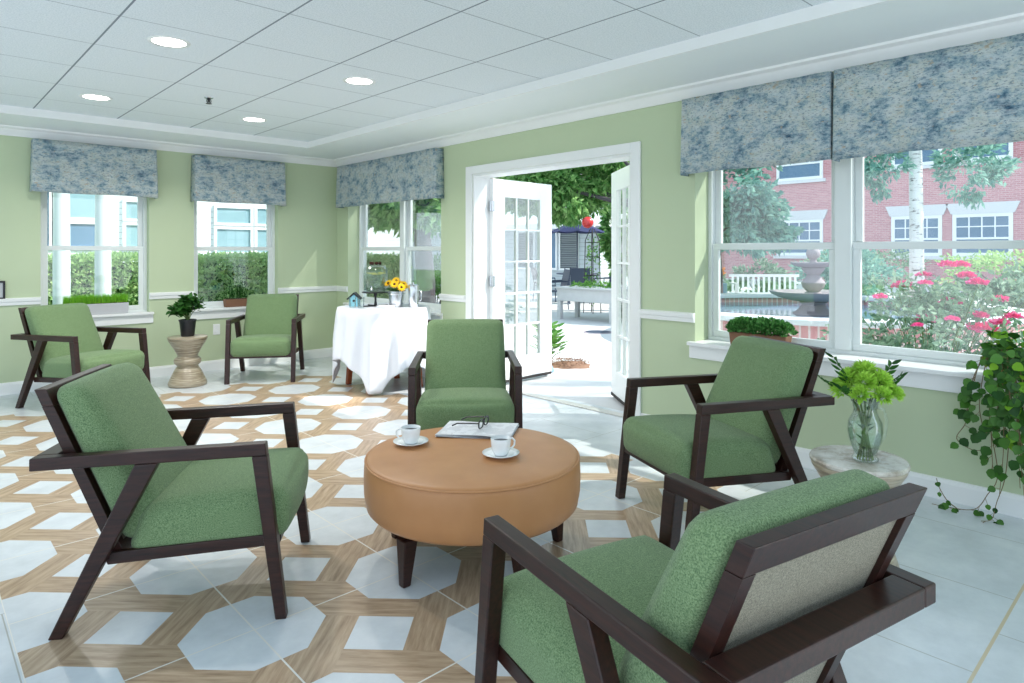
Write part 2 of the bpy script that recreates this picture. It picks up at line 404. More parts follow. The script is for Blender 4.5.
def rv(r=random):
    while True:
        v = Vector((r.uniform(-1, 1), r.uniform(-1, 1), r.uniform(-1, 1)))
        if .01 < v.length < 1: return v.normalized()

def part(name, mb, mat, parent=None, smooth=False, bevel=0., loc=None, seg=2, label=None, kind=None, fixn=True):
    me = bpy.data.meshes.new(name); me.from_pydata([tuple(v) for v in mb.v], [], mb.f); me.update()
    if fixn:
        bm = bmesh.new(); bm.from_mesh(me)
        if len(bm.faces) < 60000: bmesh.ops.recalc_face_normals(bm, faces=bm.faces)
        bm.to_mesh(me); bm.free()
    me.materials.append(M[mat] if isinstance(mat, str) else mat)
    o = bpy.data.objects.new(name, me); COL.objects.link(o)
    if parent is not None: o.parent = parent
    if loc is not None: o.location = loc
    if smooth:
        me.polygons.foreach_set('use_smooth', [True]*len(me.polygons))
        if smooth == 'auto':
            try: me.set_sharp_from_angle(angle=math.radians(38))
            except Exception: pass
    if bevel:
        b = o.modifiers.new('bevel', 'BEVEL'); b.width = bevel; b.segments = seg; b.limit_method = 'ANGLE'; b.angle_limit = math.radians(35)
    if label: o['label'] = label
    if kind: o['kind'] = kind
    return o
def tag(o, label, cat, group=None, kind=None):
    o['label'] = label; o['category'] = cat
    if group: o['group'] = group
    if kind: o['kind'] = kind
    return o
def thing(name, label, cat, loc=(0, 0, 0), rz=0, group=None):
    o = bpy.data.objects.new(name, None); COL.objects.link(o); o.empty_display_size = .1
    o.location = loc; o.rotation_euler = (0, 0, rz); return tag(o, label, cat, group)
def struct(name, mb, mat, parent=None, **kw):
    o = part(name, mb, mat, parent, **kw)
    if parent is None: o['kind'] = 'structure'
    return o
def sroot(name, loc=(0, 0, 0), rz=0):
    o = bpy.data.objects.new(name, None); COL.objects.link(o); o.location = loc; o.rotation_euler = (0, 0, rz); o['kind'] = 'structure'; return o
def copy_tree(o, parent=None):
    kids = [c for c in COL.objects if c.parent == o]
    c = o.copy(); COL.objects.link(c)
    if parent is not None: c.parent = parent
    for k in kids: copy_tree(k, c)
    return c

def cushion(corners, r=.03, n=10, bulge=None):
    """soft box: corners = 8 points ordered (x-y-z-),(x+y-z-),(x+y+z-),(x-y+z-) then z+; bulge = (x,y,z+,z-) outward metres"""
    C = [Vector(c) for c in corners]
    lx = (C[1]-C[0]).length; ly = (C[3]-C[0]).length; lz = (C[4]-C[0]).length
    V = {}; F = []; idx = {}
    def tri(u, v, w_):
        a = (u+1)/2; b = (v+1)/2; c = (w_+1)/2
        return (C[0]*(1-a)*(1-b)+C[1]*a*(1-b)+C[2]*a*b+C[3]*(1-a)*b)*(1-c)+(C[4]*(1-a)*(1-b)+C[5]*a*(1-b)+C[6]*a*b+C[7]*(1-a)*b)*c
    ex = (C[1]-C[0]).normalized(); ey = (C[3]-C[0]).normalized(); ez = (C[4]-C[0]).normalized()
    L = (lx, ly, lz); pts = []
    # grid lines denser near the edges
    g = []
    for i in range(n+1):
        t_ = -1+2*i/n; g.append(math.sin(t_*PI/2)*.55+t_*.45)
    def emb(u, v, w_):
        key = (round(u, 5), round(v, 5), round(w_, 5))
        if key in idx: return idx[key]
        q = [u, v, w_]; inner = []; out = []
        for k in range(3):
            half = L[k]/2; rr = min(r, half*.98); lim = half-rr
            p = q[k]*half; cl = max(-lim, min(lim, p)); inner.append(cl); out.append((p-cl)/rr)
        o = Vector(out)
        if o.length > 1e-9:
            m = max(abs(a) for a in o); o = o.normalized()*m
        P_ = []
        for k in range(3):
            half = L[k]/2; rr = min(r, half*.98); P_.append((inner[k]+o[k]*rr)/half)
        p = tri(*P_)
        if bulge:
            bx, by, bz, bz2 = bulge
            fx = (1-q[1]**2)*(1-q[2]**2); fy = (1-q[0]**2)*(1-q[2]**2); fz = (1-q[0]**2)*(1-q[1]**2)
            if abs(q[0]) > .999: p = p+ex*bx*fx*q[0] if q[0] > 0 else p
            if abs(q[1]) > .999: p = p+ey*by*fy*q[1]
            if q[2] > .999: p = p+ez*bz*fz**.6
            if q[2] < -.999: p = p-ez*bz2*fz
        idx[key] = len(pts); pts.append(p); return idx[key]
    for ax in range(3):
        for sgn in (-1, 1):
            for i in range(n):
                for j in range(n):
                    q = []
                    for (a, b) in ((i, j), (i+1, j), (i+1, j+1), (i, j+1)):
                        c = [0, 0, 0]; c[ax] = sgn; c[(ax+1) % 3] = g[a]; c[(ax+2) % 3] = g[b]; q.append(emb(*c))
                    F.append(tuple(q) if sgn > 0 else tuple(reversed(q)))
    m = MB(); m.add(pts, F); return m

# ================================================================ ROOM SHELL
XR, YB = 3.955, 7.40            # inner faces of the window wall and the far wall
ZC, ZS = 2.47, 2.405            # tile ceiling, soffit
WT = .20                        # wall thickness
XL, YN = -2.6, -2.2             # the room runs on past the picture to here
struct('floor', MB().box(XL, XR+.3, YN, YB+.3, -.06, 0), 'floor')

def wall_with_holes(name, axis, plane, thick, a0, a1, z0, z1, holes, mat):
    """wall made of one mesh of blocks around rectangular holes (a0,a1,z0,z1 each)"""
    mb = MB(); xs = sorted({a0, a1} | {h[0] for h in holes} | {h[1] for h in holes})
    zs = sorted({z0, z1} | {h[2] for h in holes} | {h[3] for h in holes})
    P0, P1 = plane, plane+thick
    inside = lambda a, z: any(h[0] < a < h[1] and h[2] < z < h[3] for h in holes)
    V = {}; vv = []; F = []
    def vid(a, p, z):
        k = (round(a, 4), round(p, 4), round(z, 4))
        if k not in V:
            V[k] = len(vv); vv.append((p, a, z) if axis == 'X' else (a, p, z))
        return V[k]
    solid = [[not inside((xs[i]+xs[i+1])/2, (zs[j]+zs[j+1])/2) for j in range(len(zs)-1)] for i in range(len(xs)-1)]
    for i in range(len(xs)-1):
        for j in range(len(zs)-1):
            if not solid[i][j]: continue
            A, B, C_, D = xs[i], xs[i+1], zs[j], zs[j+1]
            F.append((vid(A, P0, C_), vid(B, P0, C_), vid(B, P0, D), vid(A, P0, D)))
            F.append((vid(A, P1, C_), vid(A, P1, D), vid(B, P1, D), vid(B, P1, C_)))
            if i == 0 or not solid[i-1][j]: F.append((vid(A, P0, C_), vid(A, P0, D), vid(A, P1, D), vid(A, P1, C_)))
            if i == len(xs)-2 or not solid[i+1][j]: F.append((vid(B, P0, C_), vid(B, P1, C_), vid(B, P1, D), vid(B, P0, D)))
            if j == 0 or not solid[i][j-1]: F.append((vid(A, P0, C_), vid(A, P1, C_), vid(B, P1, C_), vid(B, P0, C_)))
            if j == len(zs)-2 or not solid[i][j+1]: F.append((vid(A, P0, D), vid(B, P0, D), vid(B, P1, D), vid(A, P1, D)))
    mb.add(vv, F); return struct(name, mb, mat)
BW = (.56, 2.41, .66, 2.02)      # big window opening  (Y0,Y1,Z0,Z1)
CW = (5.27, 7.13, .66, 2.02)     # corner window opening
DR = (2.935, 4.775, 0, 2.012)     # doorway
W1 = (.955, 1.86, .66, 2.02); W2 = (2.29, 3.205, .66, 2.02)
wall_with_holes('wall_right', 'X', XR, WT, YN, YB+WT, 0, 2.6, [BW, CW, DR], 'wall')
wall_with_holes('wall_back', 'Y', YB, WT, XL, XR, 0, 2.6, [W1, W2], 'wall')
# ceiling: tile field, soffit ring with its step, crown moulding
XS, YS = 3.235, 6.69
struct('ceiling', MB().box(XL, XS, YN, YS, ZC, ZC+.08), 'ceiling')
struct('trim_1', MB().prism_xy([(XL, YS), (XS, YS), (XS, YN), (XR, YN), (XR, YB), (XL, YB)], ZS, ZS+.15), 'soffit')
struct('trim_2', MB().prism_xy([(XL, YS-.006), (XS-.006, YS-.006), (XS-.006, YN), (XS+.01, YN), (XS+.01, YS+.01), (XL, YS+.01)], ZS-.001, ZC+.001), 'trim')
crown = [(0, 2.325), (.018, 2.325), (.022, 2.338), (.05, 2.36), (.062, 2.38), (.095, 2.392), (.10, ZS), (0, ZS)]
struct('trim_3', MB().prism_xz([(XR-a, z) for a, z in crown], YN, YB), 'trim', smooth='auto')
struct('trim_4', MB().prism_yz([(YB-a, z) for a, z in crown], XL, XR-.001), 'trim', smooth='auto')
rail = [(0, .798), (.016, .80), (.02, .825), (.028, .835), (.03, .857), (.018, .864), (0, .866)]
def rail_x(name, y0, y1): struct(name, MB().prism_xz([(XR-a, z) for a, z in rail], y0, y1), 'trim')
def rail_y(name, x0, x1): struct(name, MB().prism_yz([(YB-a, z) for a, z in rail], x0, x1), 'trim')
rail_x('trim_5', BW[1], DR[0]-.085); rail_x('trim_6', DR[1]+.087, CW[0]); rail_x('trim_7', CW[1], YB-.03)
rail_y('trim_8', XL, W1[0]); rail_y('trim_9', W1[1], W2[0]); rail_y('trim_10', W2[1], XR)
base = [(0, 0), (.016, 0), (.016, .085), (.010, .105), (0, .108)]
struct('baseboard_right', MB().prism_xz([(XR-a, z) for a, z in base], YN, DR[0]-.085).prism_xz([(XR-a, z) for a, z in base], DR[1]+.087, YB), 'trim')
struct('baseboard_back', MB().prism_yz([(YB-a, z) for a, z in base], XL, XR-.016), 'trim')

# windows (double hung): frame, sashes with their glass, stool and apron
def window(name, axis, plane, rect, dep, bays):
    a0, a1, z0, z1 = rect; P = plane+dep
    root = sroot(name)
    def bx(mb, A, B, p0, p1, C_, D):
        return mb.box(p0, p1, A, B, C_, D) if axis == 'X' else mb.box(A, B, p0, p1, C_, D)
    f = MB(); t_ = .028
    bx(f, a0, a1, P, P+.09, z0, z0+.035); bx(f, a0, a1, P, P+.09, z1-.035, z1)
    bx(f, a0, a0+t_, P-.0, P+.09, z0+.035, z1-.035); bx(f, a1-t_, a1, P, P+.09, z0+.035, z1-.035)
    for (b0, b1), (c0, c1) in zip(bays[:-1], bays[1:]):
        m0, m1 = (b1, c0) if b1 < c0 else (c1, b0)
        bx(f, m0+.0005, m1-.0005, P-.012, P+.09, z0+.035, z1-.035)
    part('frame', f, 'frame', root, bevel=.003)
    for (b0, b1) in bays:
        lo, hi = min(b0, b1), max(b0, b1); zm = 1.318
        for (c, d, off, nm) in ((z0+.035, zm+.02, .014, 'lower_sash'), (zm-.02, z1-.035, .050, 'upper_sash')):
            s = MB(); r = .042
            bx(s, lo, hi, P+off, P+off+.03, c, c+r); bx(s, lo, hi, P+off, P+off+.03, d-r, d)
            bx(s, lo, lo+r, P+off, P+off+.03, c+r, d-r); bx(s, hi-r, hi, P+off, P+off+.03, c+r, d-r)
            so = part(nm, s, 'frame', root, bevel=.003)
            g = MB(); bx(g, lo+r-.005, hi-r+.005, P+off+.012, P+off+.017, c+r-.005, d-r+.005)
            part('glass', g, 'glass', so)
    if True:
        s = MB()
        bx(s, a0-.035, a1+.035, plane-.05, plane-.0005, z0-.012, z0+.012); bx(s, a0+.0005, a1-.0005, plane-.0005, P, z0+.0005, z0+.012)
        part('stool', s, 'trim', root, bevel=.003)
        ap = MB(); bx(ap, a0-.035, a1+.035, plane-.018, plane-.0005, z0-.1, z0-.012)
        part('apron', ap, 'trim', root, bevel=.003)
    return root
window('window_1', 'X', XR, BW, .17, [(1.56, BW[1]-.028), (BW[0]+.028, 1.465)])
window('window_2', 'X', XR, CW, .15, [(6.22, CW[1]-.028), (CW[0]+.028, 6.14)])
window('window_3', 'Y', YB, W1, .08, [(W1[0]+.028, W1[1]-.028)])
window('window_4', 'Y', YB, W2, .08, [(W2[0]+.028, W2[1]-.028)])

# doorway: casing, jamb, threshold, two glazed leaves
cs = MB(); y0, y1, zt = DR[0], DR[1], DR[3]
cs.box(XR-.02, XR-.0005, y0-.085, y0, 0, zt+.075).box(XR-.02, XR-.0005, y1, y1+.085, 0, zt+.075).box(XR-.02, XR-.0005, y0, y1, zt, zt+.075)
struct('trim_11', cs, 'trim', bevel=.004)
jm = MB().box(XR-.0005, XR+WT, y0-.0, y0+.022, 0, zt-.022).box(XR-.0005, XR+WT, y1-.022, y1, 0, zt-.022).box(XR-.0005, XR+WT, y0, y1, zt-.022, zt)
struct('trim_12', jm, 'trim', bevel=.002)
struct('trim_13', MB().box(XR+.13, XR+WT+.01, y0+.022, y1-.022, .0005, .010), 'threshold', bevel=.004)
def french_door(name, hinge, ang, width, flip):
    """leaf runs along local +x from the hinge; ang is its heading"""
    root = sroot(name, hinge, ang); H_ = 1.985; T = .042; st = .165
    px = [(st + (width-st-.18)*k/3, st + (width-st-.18)*(k+1)/3) for k in range(3)]
    zb, ztp = .24, H_-.17
    fr = MB(); fr.box(0, st, -T/2, T/2, .012, H_).box(width-.18, width, -T/2, T/2, .012, H_).box(st, width-.18, -T/2, T/2, .012, zb).box(st, width-.18, -T/2, T/2, ztp, H_)
    part('door_frame', fr, 'trim', root, bevel=.003)
    mu = MB(); hh = (ztp-zb)/5
    for k in (1, 2): mu.box(px[k][0]-.009, px[k][0]+.009, -.014, .014, zb, ztp)
    for k in range(1, 5): mu.box(st, width-.18, -.0135, .0135, zb+hh*k-.009, zb+hh*k+.009)
    part('muntin_grid', mu, 'trim', root)
    for i in range(3):
        for k in range(5):
            g = MB().box(px[i][0]+.001, px[i][1]-.001, -.002, .002, zb+hh*k+.001, zb+hh*(k+1)-.001)
            part('glass', g, 'glass', root)
    s = flip
    cl = MB().box(.16, .40, s*(T/2+.002), s*(T/2+.05), H_-.085, H_-.045)
    part('door_closer', cl, 'brass', root, bevel=.006, label='brass coloured closer arm')
    ar = MB().tube([(.30, s*(T/2+.03), H_-.045), (.22, s*(T/2+.12), H_-.01), (.06, s*.05, H_+.012)], .007, 8)
    part('closer_arm', ar, 'brass', root)
    for z in (.25, 1.0, 1.72):
        hg = MB().tube([(-.012, 0, z-.05), (-.012, 0, z+.05)], .009, 10).box(-.012, .02, -.026, .026, z-.05, z+.05)
        part('hinge', hg, 'steel', root)
    sw = MB().box(.02, width-.01, -T/2-.006, T/2+.006, .004, .03); part('door_sweep', sw, 'rubber', root, label='dark bottom seal')
    hd = MB().tube([(width-.065, s*(T/2), .98), (width-.065, s*(T/2+.055), .98), (width-.17, s*(T/2+.055), .98)], .009, 8)
    part('handle', hd, 'steel', root, smooth=True)
    return root
french_door('door_1', (XR+WT-.005, DR[1]-.046, 0), math.radians(2.8), .86, 1)
french_door('door_2', (XR+WT-.005, DR[0]+.046, 0), math.radians(52.5), .88, -1)

# downlights and sprinkler
def downlight(x, y, label):
    t = thing('recessed_downlight', label, 'ceiling light', (x, y, ZC), 0, 'recessed ceiling downlights')
    part('trim_ring', MB().lathe([(.088, -.004), (.108, -.004), (.112, -.0015), (.112, 0), (.088, 0)], 40, closed=False), 'trim', t, smooth='auto')
    part('lens', MB().lathe([(.0, -.003), (.06, -.0032), (.089, -.001)], 40, closed=False), 'lamp', t, smooth=True)
    l = bpy.data.lights.new('downlight_lamp', 'AREA'); l.shape = 'DISK'; l.size = .17; l.energy = 11; l.color = (1, .96, .9); l.spread = math.radians(150)
    lo = bpy.data.objects.new('downlight_lamp', l); COL.objects.link(lo); lo.parent = t; lo.location = (0, 0, -.012)
downlight(1.118, 4.04, 'round white downlight, nearest and largest of the four in the tile ceiling')
downlight(2.34, 4.06, 'round white downlight nearest the doorway wall, on the right in the tile ceiling')
downlight(1.107, 5.87, 'round white downlight above the left back window, far left of the ceiling')
downlight(2.33, 5.89, 'small round downlight nearest the far corner, above the valance of the second window')
sp = thing('fire_sprinkler', 'small dark fire sprinkler head hanging from the ceiling between the downlights', 'sprinkler', (1.745, 5.29, ZC))
part('escutcheon', MB().lathe([(.0, -.006), (.03, -.006), (.035, 0)], 20), 'steel', sp, smooth='auto')
part('sprinkler_head', MB().tube([(0, 0, -.006), (0, 0, -.035)], .01, 8).tube([(.012, 0, -.01), (.018, 0, -.03), (0, 0, -.045)], .003, 6).tube([(-.012, 0, -.01), (-.018, 0, -.03), (0, 0, -.045)], .003, 6), 'black_metal', sp)
part('deflector', MB().lathe([(0, -.045), (.022, -.045), (.022, -.048), (0, -.048)], 16), 'black_metal', sp)

# wall plates and the frame at the left edge
pl = thing('wall_outlet', 'white electrical outlet plate low on the back wall behind the stool', 'outlet', (2.52, YB, .44))
part('cover_plate', MB().box(-.036, .036, -.007, 0, -.058, .058), 'trim', pl, bevel=.003)
for z in (-.024, .024): part('socket', MB().lathe([(.0, 0), (.016, 0), (.016, .003), (0, .003)], 16), 'porcelain', pl, loc=(0, -.010, z)).rotation_euler = (-PI/2, 0, 0)
fm = thing('wall_frame', 'small black-edged frame hanging on the green wall at the left edge', 'picture frame', (.60, YB, .94))
part('frame_border', MB().box(-.1, .095, -.022, 0, -.082, -.066).box(-.1, .095, -.022, 0, .066, .082).box(-.1, -.084, -.022, 0, -.066, .066).box(.079, .095, -.022, 0, -.066, .066), 'black_plastic', fm, bevel=.002)
part('picture', MB().box(-.084, .079, -.010, -.0005, -.066, .066), 'grey_trough', fm)

# ================================================================ VALANCES
def valance(label, axis, plane, a0, a1, z0, z1, dep, flare=.012):
    """box valance, slightly flared, with side returns and pleats at its ends"""
    cx = (a0+a1)/2; hw = (a1-a0)/2
    loc = (plane, cx, 0) if axis == 'X' else (cx, plane, 0)
    t = thing('window_valance', label, 'valance', loc, 0, 'blue print box valances')
    def P(a, d, z): return (-d, a, z) if axis == 'X' else (a, -d, z)
    n = 24; m = 8
    mb = MB(); path = []
    path.append((-hw, .004)); path.append((-hw, dep*.5)); path.append((-hw, dep-.012)); path.append((-hw+.008, dep-.002))
    path.append((-hw+.03, dep)); path.append((-hw+.05, dep-.001)); path.append((-hw+.066, dep+.001))
    for i in range(1, n): path.append((-hw+.066+(2*hw-.132)*i/n, dep+.004*math.sin(i*1.7)))
    path.append((hw-.066, dep+.001)); path.append((hw-.05, dep-.001)); path.append((hw-.03, dep)); path.append((hw-.008, dep-.002))
    path.append((hw, dep-.012)); path.append((hw, dep*.5)); path.append((hw, .004))
    V = []; F = []
    for j in range(m+1):
        tt = j/m; z = z1+(z0-z1)*tt
        for (a, d) in path:
            V.append(P(a*(1+flare*tt/hw if abs(a) > .01 else 1), d+(.012*tt if d > .02 else 0), z+(.003*math.sin(a*9) if j == m else 0)))
    k = len(path)
    for j in range(m):
        for i in range(k-1): F.append((j*k+i, j*k+i+1, (j+1)*k+i+1, (j+1)*k+i))
    mb.add(V, F)
    o = part('fabric_skirt', mb, 'valance', t, smooth='auto', fixn=False)
    sm = o.modifiers.new('thick', 'SOLIDIFY'); sm.thickness = .004; sm.offset = 0
    tb = MB()
    c = [P(-hw+.006, .004, z1-.02), P(hw-.006, .004, z1-.02), P(hw-.006, dep-.016, z1-.02), P(-hw+.006, dep-.016, z1-.02)]
    tb.hexa(c+[(x, y, z1-.002) for x, y, z in c]); part('mounting_board', tb, 'white_wood', t)
valance('blue mottled print valance over the far left window on the back wall', 'Y', YB, .885, 1.895, 1.825, 2.305, .14)
valance('narrower blue print valance over the second window of the back wall, by the corner', 'Y', YB, 2.265, 3.23, 1.81, 2.30, .14)
valance('blue print valance over the corner window behind the cloth-covered table', 'X', XR, 5.225, 7.21, 1.81, 2.305, .105)
valance('large blue print valance panel beside the doorway, left half of the big window', 'X', XR, 1.486, 2.452, 1.80, 2.305, .105, .004)
valance('large blue print valance panel at the right edge over the rose bush view', 'X', XR, .36, 1.466, 1.80, 2.305, .105, .004)

# ================================================================ ARMCHAIRS
def make_chair(label):
    t = thing('lounge_armchair', label, 'armchair', (0, 0, 0), 0, 'green lounge armchairs with dark wooden frames')
    WO, LT = .328, .043
    for s in (-1, 1):
        ya, yb = sorted((s*WO, s*(WO-LT)))
        part('armrest', MB().prism_xz([(-.072, .616), (-.811, .601), (-.811, .559), (-.068, .572)], ya, yb), 'wood', t, bevel=.004)
        part('leg', MB().prism_xz([(-.118, .5714), (-.067, .5722), (-.002, 0), (-.040, 0)], ya, yb), 'wood', t, bevel=.004)
        part('leg', MB().prism_xz([(-.492, .5645), (-.418, .5660), (-.712, 0), (-.756, 0)], ya, yb), 'wood', t, bevel=.004)
        yi, yo = sorted((s*(WO-LT-.001), s*(WO-LT-.026)))
        part('seat_rail', MB().prism_xz([(-.033, .243), (-.037, .283), (-.606, .256), (-.592, .216)], yi, yo), 'wood', t, bevel=.003)
        # stile of the back frame
        yi, yo = sorted((s*.258, s*.224))
        part('back_stile', MB().prism_xz([(-.581, .217), (-.543, .228), (-.769, .7567), (-.806, .7567)], yi, yo), 'wood', t, bevel=.0012)
    part('seat_rail', MB().box(-.055, -.032, -.259, .259, .242, .282), 'wood', t, bevel=.003)
    part('top_rail', MB().prism_xz([(-.793, .815), (-.830, .815), (-.806, .757), (-.769, .757)], -.258, .258), 'wood', t, bevel=.0025)
    part('bottom_rail', MB().prism_xz([(-.580, .217), (-.542, .217), (-.565, .272), (-.603, .272)], -.224, .224), 'wood', t, bevel=.003)
    part('rear_rail', MB().prism_xz([(-.811, .601), (-.745, .6025), (-.727, .560), (-.811, .559)], -WO+LT, WO-LT), 'wood', t, bevel=.004)
    # fabric panel set in the back frame (slope: x falls .4126 per unit z)
    sx_ = lambda z, d: -.592-(z-.245)*.4150+d
    part('back_panel', MB().prism_xz([(sx_(.272, .012), .272), (sx_(.272, .034), .272), (sx_(.7565, .034), .7565), (sx_(.7565, .012), .7565)], -.224, .224), 'beige_fabric', t, label='grey-beige woven panel in the back frame')
    # back cushion: leaning soft block
    nx, nz = .9235, .3836       # unit normal of the back plane (forward, up)
    def B(z, d):                # point on the stile front line at height z, d forward along the normal
        return (-.556-(z-.262)*.4304+d*nx, z+d*nz)
    yb = .262
    p0, p1, p2, p3 = B(.262, .002), B(.262, .150), B(.790, .106), B(.812, .002)
    C_ = [(p0[0], -yb, p0[1]), (p0[0], yb, p0[1]), (p3[0], yb-.004, p3[1]), (p3[0], -yb+.004, p3[1]),
          (p1[0], -yb, p1[1]), (p1[0], yb, p1[1]), (p2[0], yb-.006, p2[1]), (p2[0], -yb+.006, p2[1])]
    part('back_cushion', cushion(C_, .050, 16, (0.002, .004, .020, 0)), 'green_fabric', t, smooth=True)
    # seat cushion
    yb = .279
    q = [(-.548, .232), (-.010, .250), (-.004, .432), (-.50, .404)]
    C_ = [(q[0][0], -yb, q[0][1]), (q[1][0], -yb-.003, q[1][1]), (q[1][0], yb+.003, q[1][1]), (q[0][0], yb, q[0][1]),
          (q[3][0], -yb, q[3][1]), (q[2][0], -yb-.003, q[2][1]), (q[2][0], yb+.003, q[2][1]), (q[3][0], yb, q[3][1])]
    part('seat_cushion', cushion(C_, .052, 16, (.022, .003, .030, 0)), 'green_fabric', t, smooth=True)
    return t
chairs = [
 (1.168, 2.481, 326.8, 'green armchair nearest on the left, seen from its side with splayed dark legs'),
 (1.403, 1.250, 78.1, 'green armchair in the right foreground turned away, grey-beige back panel showing'),
 (2.606, 1.842, 156.5, 'green armchair in front of the big window, between the boxwood planter and the ottoman'),
 (2.342, 2.892, 231.0, 'green armchair facing the viewer straight on behind the leather ottoman'),
 (1.320, 6.175, 296.1, 'small green armchair under the left back window at the far left edge'),
 (2.565, 6.339, 237.5, 'small green armchair beside the corner, facing out next to the ribbed stool'),
]
proto = None
for (x, y, a, lb) in chairs:
    if proto is None: c = proto = make_chair(lb)
    else: c = copy_tree(proto)
    c['label'] = lb
    c.location = (x, y, 0); c.rotation_euler = (0, 0, math.radians(a))
# the fitted side of each frame is |y| = WO about the chair's own middle line

# ================================================================ OTTOMAN AND WHAT LIES ON IT
OX, OY = 1.797, 2.167
ot = thing('round_ottoman', 'round caramel leather ottoman used as a coffee table in the middle of the chairs', 'ottoman', (OX, OY, 0))
R = .46
part('drum', MB().lathe([(0, .205), (.40, .205), (.43, .212), (.447, .23), (.456, .28), (.458, .34), (.456, .395), (.450, .412), (.449, .414)], 72), 'leather', ot, smooth=True)
part('top_pad', MB().lathe([(.449, .4145), (.447, .420), (.43, .4245), (.3, .4275), (0, .4285)], 72), 'leather', ot, smooth=True)
part('piping', MB().tube([(.4515*math.cos(2*PI*k/72), .4515*math.sin(2*PI*k/72), .4145) for k in range(72)], .0042, 8, closed=True), 'leather', ot, smooth=True)
part('base_ring', MB().lathe([(0, .180), (.36, .180), (.375, .2045), (0, .2045)], 48), 'wood', ot, smooth='auto')
for k in range(5):
    a = math.radians(14.6+72*k) - math.radians(43.06)
    cx, cy = .372*math.cos(a), .365*math.sin(a); lg = MB()
    rr = [(.017, 0), (.030, .215)]
    lg.hexa([(cx+dx*.017+.012*math.cos(a), cy+dy*.017+.012*math.sin(a), 0) for dx, dy in ((-1, -1), (1, -1), (1, 1), (-1, 1))] + [(cx+dx*.031, cy+dy*.031, .179) for dx, dy in ((-1, -1), (1, -1), (1, 1), (-1, 1))])
    part('leg', lg, 'wood', ot, bevel=.005)
ZT = .4285
def cup(x, y, rz, label, l2):
    zt = .4265+.0008
    s = thing('saucer', l2, 'saucer', (x, y, zt), 0, 'saucers on the ottoman')
    part('saucer_dish', MB().lathe([(0, 0), (.036, 0), (.038, .003), (.055, .009), (.077, .016), (.078, .018), (.054, .0125), (.034, .006), (0, .0055)], 48), 'porcelain', s, smooth=True)
    t = thing('coffee_cup', label, 'cup', (x, y, zt+.0065), rz, 'coffee cups on the ottoman')
    part('cup_body', MB().lathe([(0, 0), (.024, 0), (.028, .003), (.036, .018), (.041, .045), (.043, .070), (.0415, .071), (.039, .045), (.034, .020), (.026, .006), (0, .006)], 40), 'porcelain', t, smooth=True)
    part('coffee', MB().lathe([(0, .056), (.0395, .056)], 32, closed=False), 'coffee', t, label='dark coffee filling')
    part('handle', MB().tube([(.038, 0, .060), (.052, 0, .064), (.064, 0, .052), (.062, 0, .034), (.050, 0, .022), (.034, 0, .020)], .0042, 8), 'porcelain', t, smooth=True)
cup(1.658, 2.431, math.radians(140), 'white coffee cup on the left of the ottoman, its handle to the left', 'white saucer under the cup at the left of the ottoman')
cup(1.836, 2.033, math.radians(-18), 'white coffee cup on the right of the ottoman in front of the newspaper', 'white saucer under the cup at the right of the ottoman')
npz = thing('newspaper', 'folded newspaper lying on the ottoman under the eyeglasses', 'newspaper', (2.01, 2.385, .4285), math.radians(-50))
sh = MB(); 
for k, (dz, sx2, sy2, of) in enumerate([(0, .175, .120, 0), (.0035, .173, .122, .003), (.007, .174, .119, -.002), (.0105, .172, .120, .002)]):
    n = 10; V = []; F = []
    for i in range(n+1):
        for j in range(5):
            u = -1+2*i/n; v2 = -1+2*j/4
            V.append((u*sx2+of+.006*v2, v2*sy2+.006*math.sin(u*3+k), dz+.0035*(.5+.5*math.sin(u*4+v2*2+k))+.0005))
    o = len(V)
    V += [(x, y, z-.0012) for x, y, z in V]
    for i in range(n):
        for j in range(4):
            a_ = i*5+j; F.append((a_, a_+5, a_+6, a_+1)); F.append((o+a_, o+a_+1, o+a_+6, o+a_+5))
    sh.add(V, F)
part('newsprint_sheets', sh, 'paper', npz, smooth=False)
gl = thing('eyeglasses', 'black-rimmed eyeglasses with one temple raised, on the newspaper', 'eyeglasses', (2.043, 2.385, .4455), math.radians(29))
for sx2 in (-1, 1):
    ring = [(sx2*.036+.029*abs(math.cos(a))**.7*(1 if math.cos(a) > 0 else -1), .0, .021+.019*abs(math.sin(a))**.7*(1 if math.sin(a) > 0 else -1)) for a in [2*PI*k/20 for k in range(20)]]
    rm = part('rim', MB().tube(ring, .0034, 6, closed=True), 'black_plastic', gl)
    part('lens', MB().add([(x, 0, z) for x, y, z in ring], [tuple(range(20))]), 'glass', rm, fixn=False)
    part('temple', MB().tube([(sx2*.066, 0, .030), (sx2*.068, .05, .027), (sx2*.064, .11, .022), (sx2*.058, .138, .008)], .0033, 6), 'black_plastic', gl)
part('bridge', MB().tube([(-.009, 0, .026), (0, -.003, .031), (.009, 0, .026)], .0026, 6), 'black_plastic', gl)

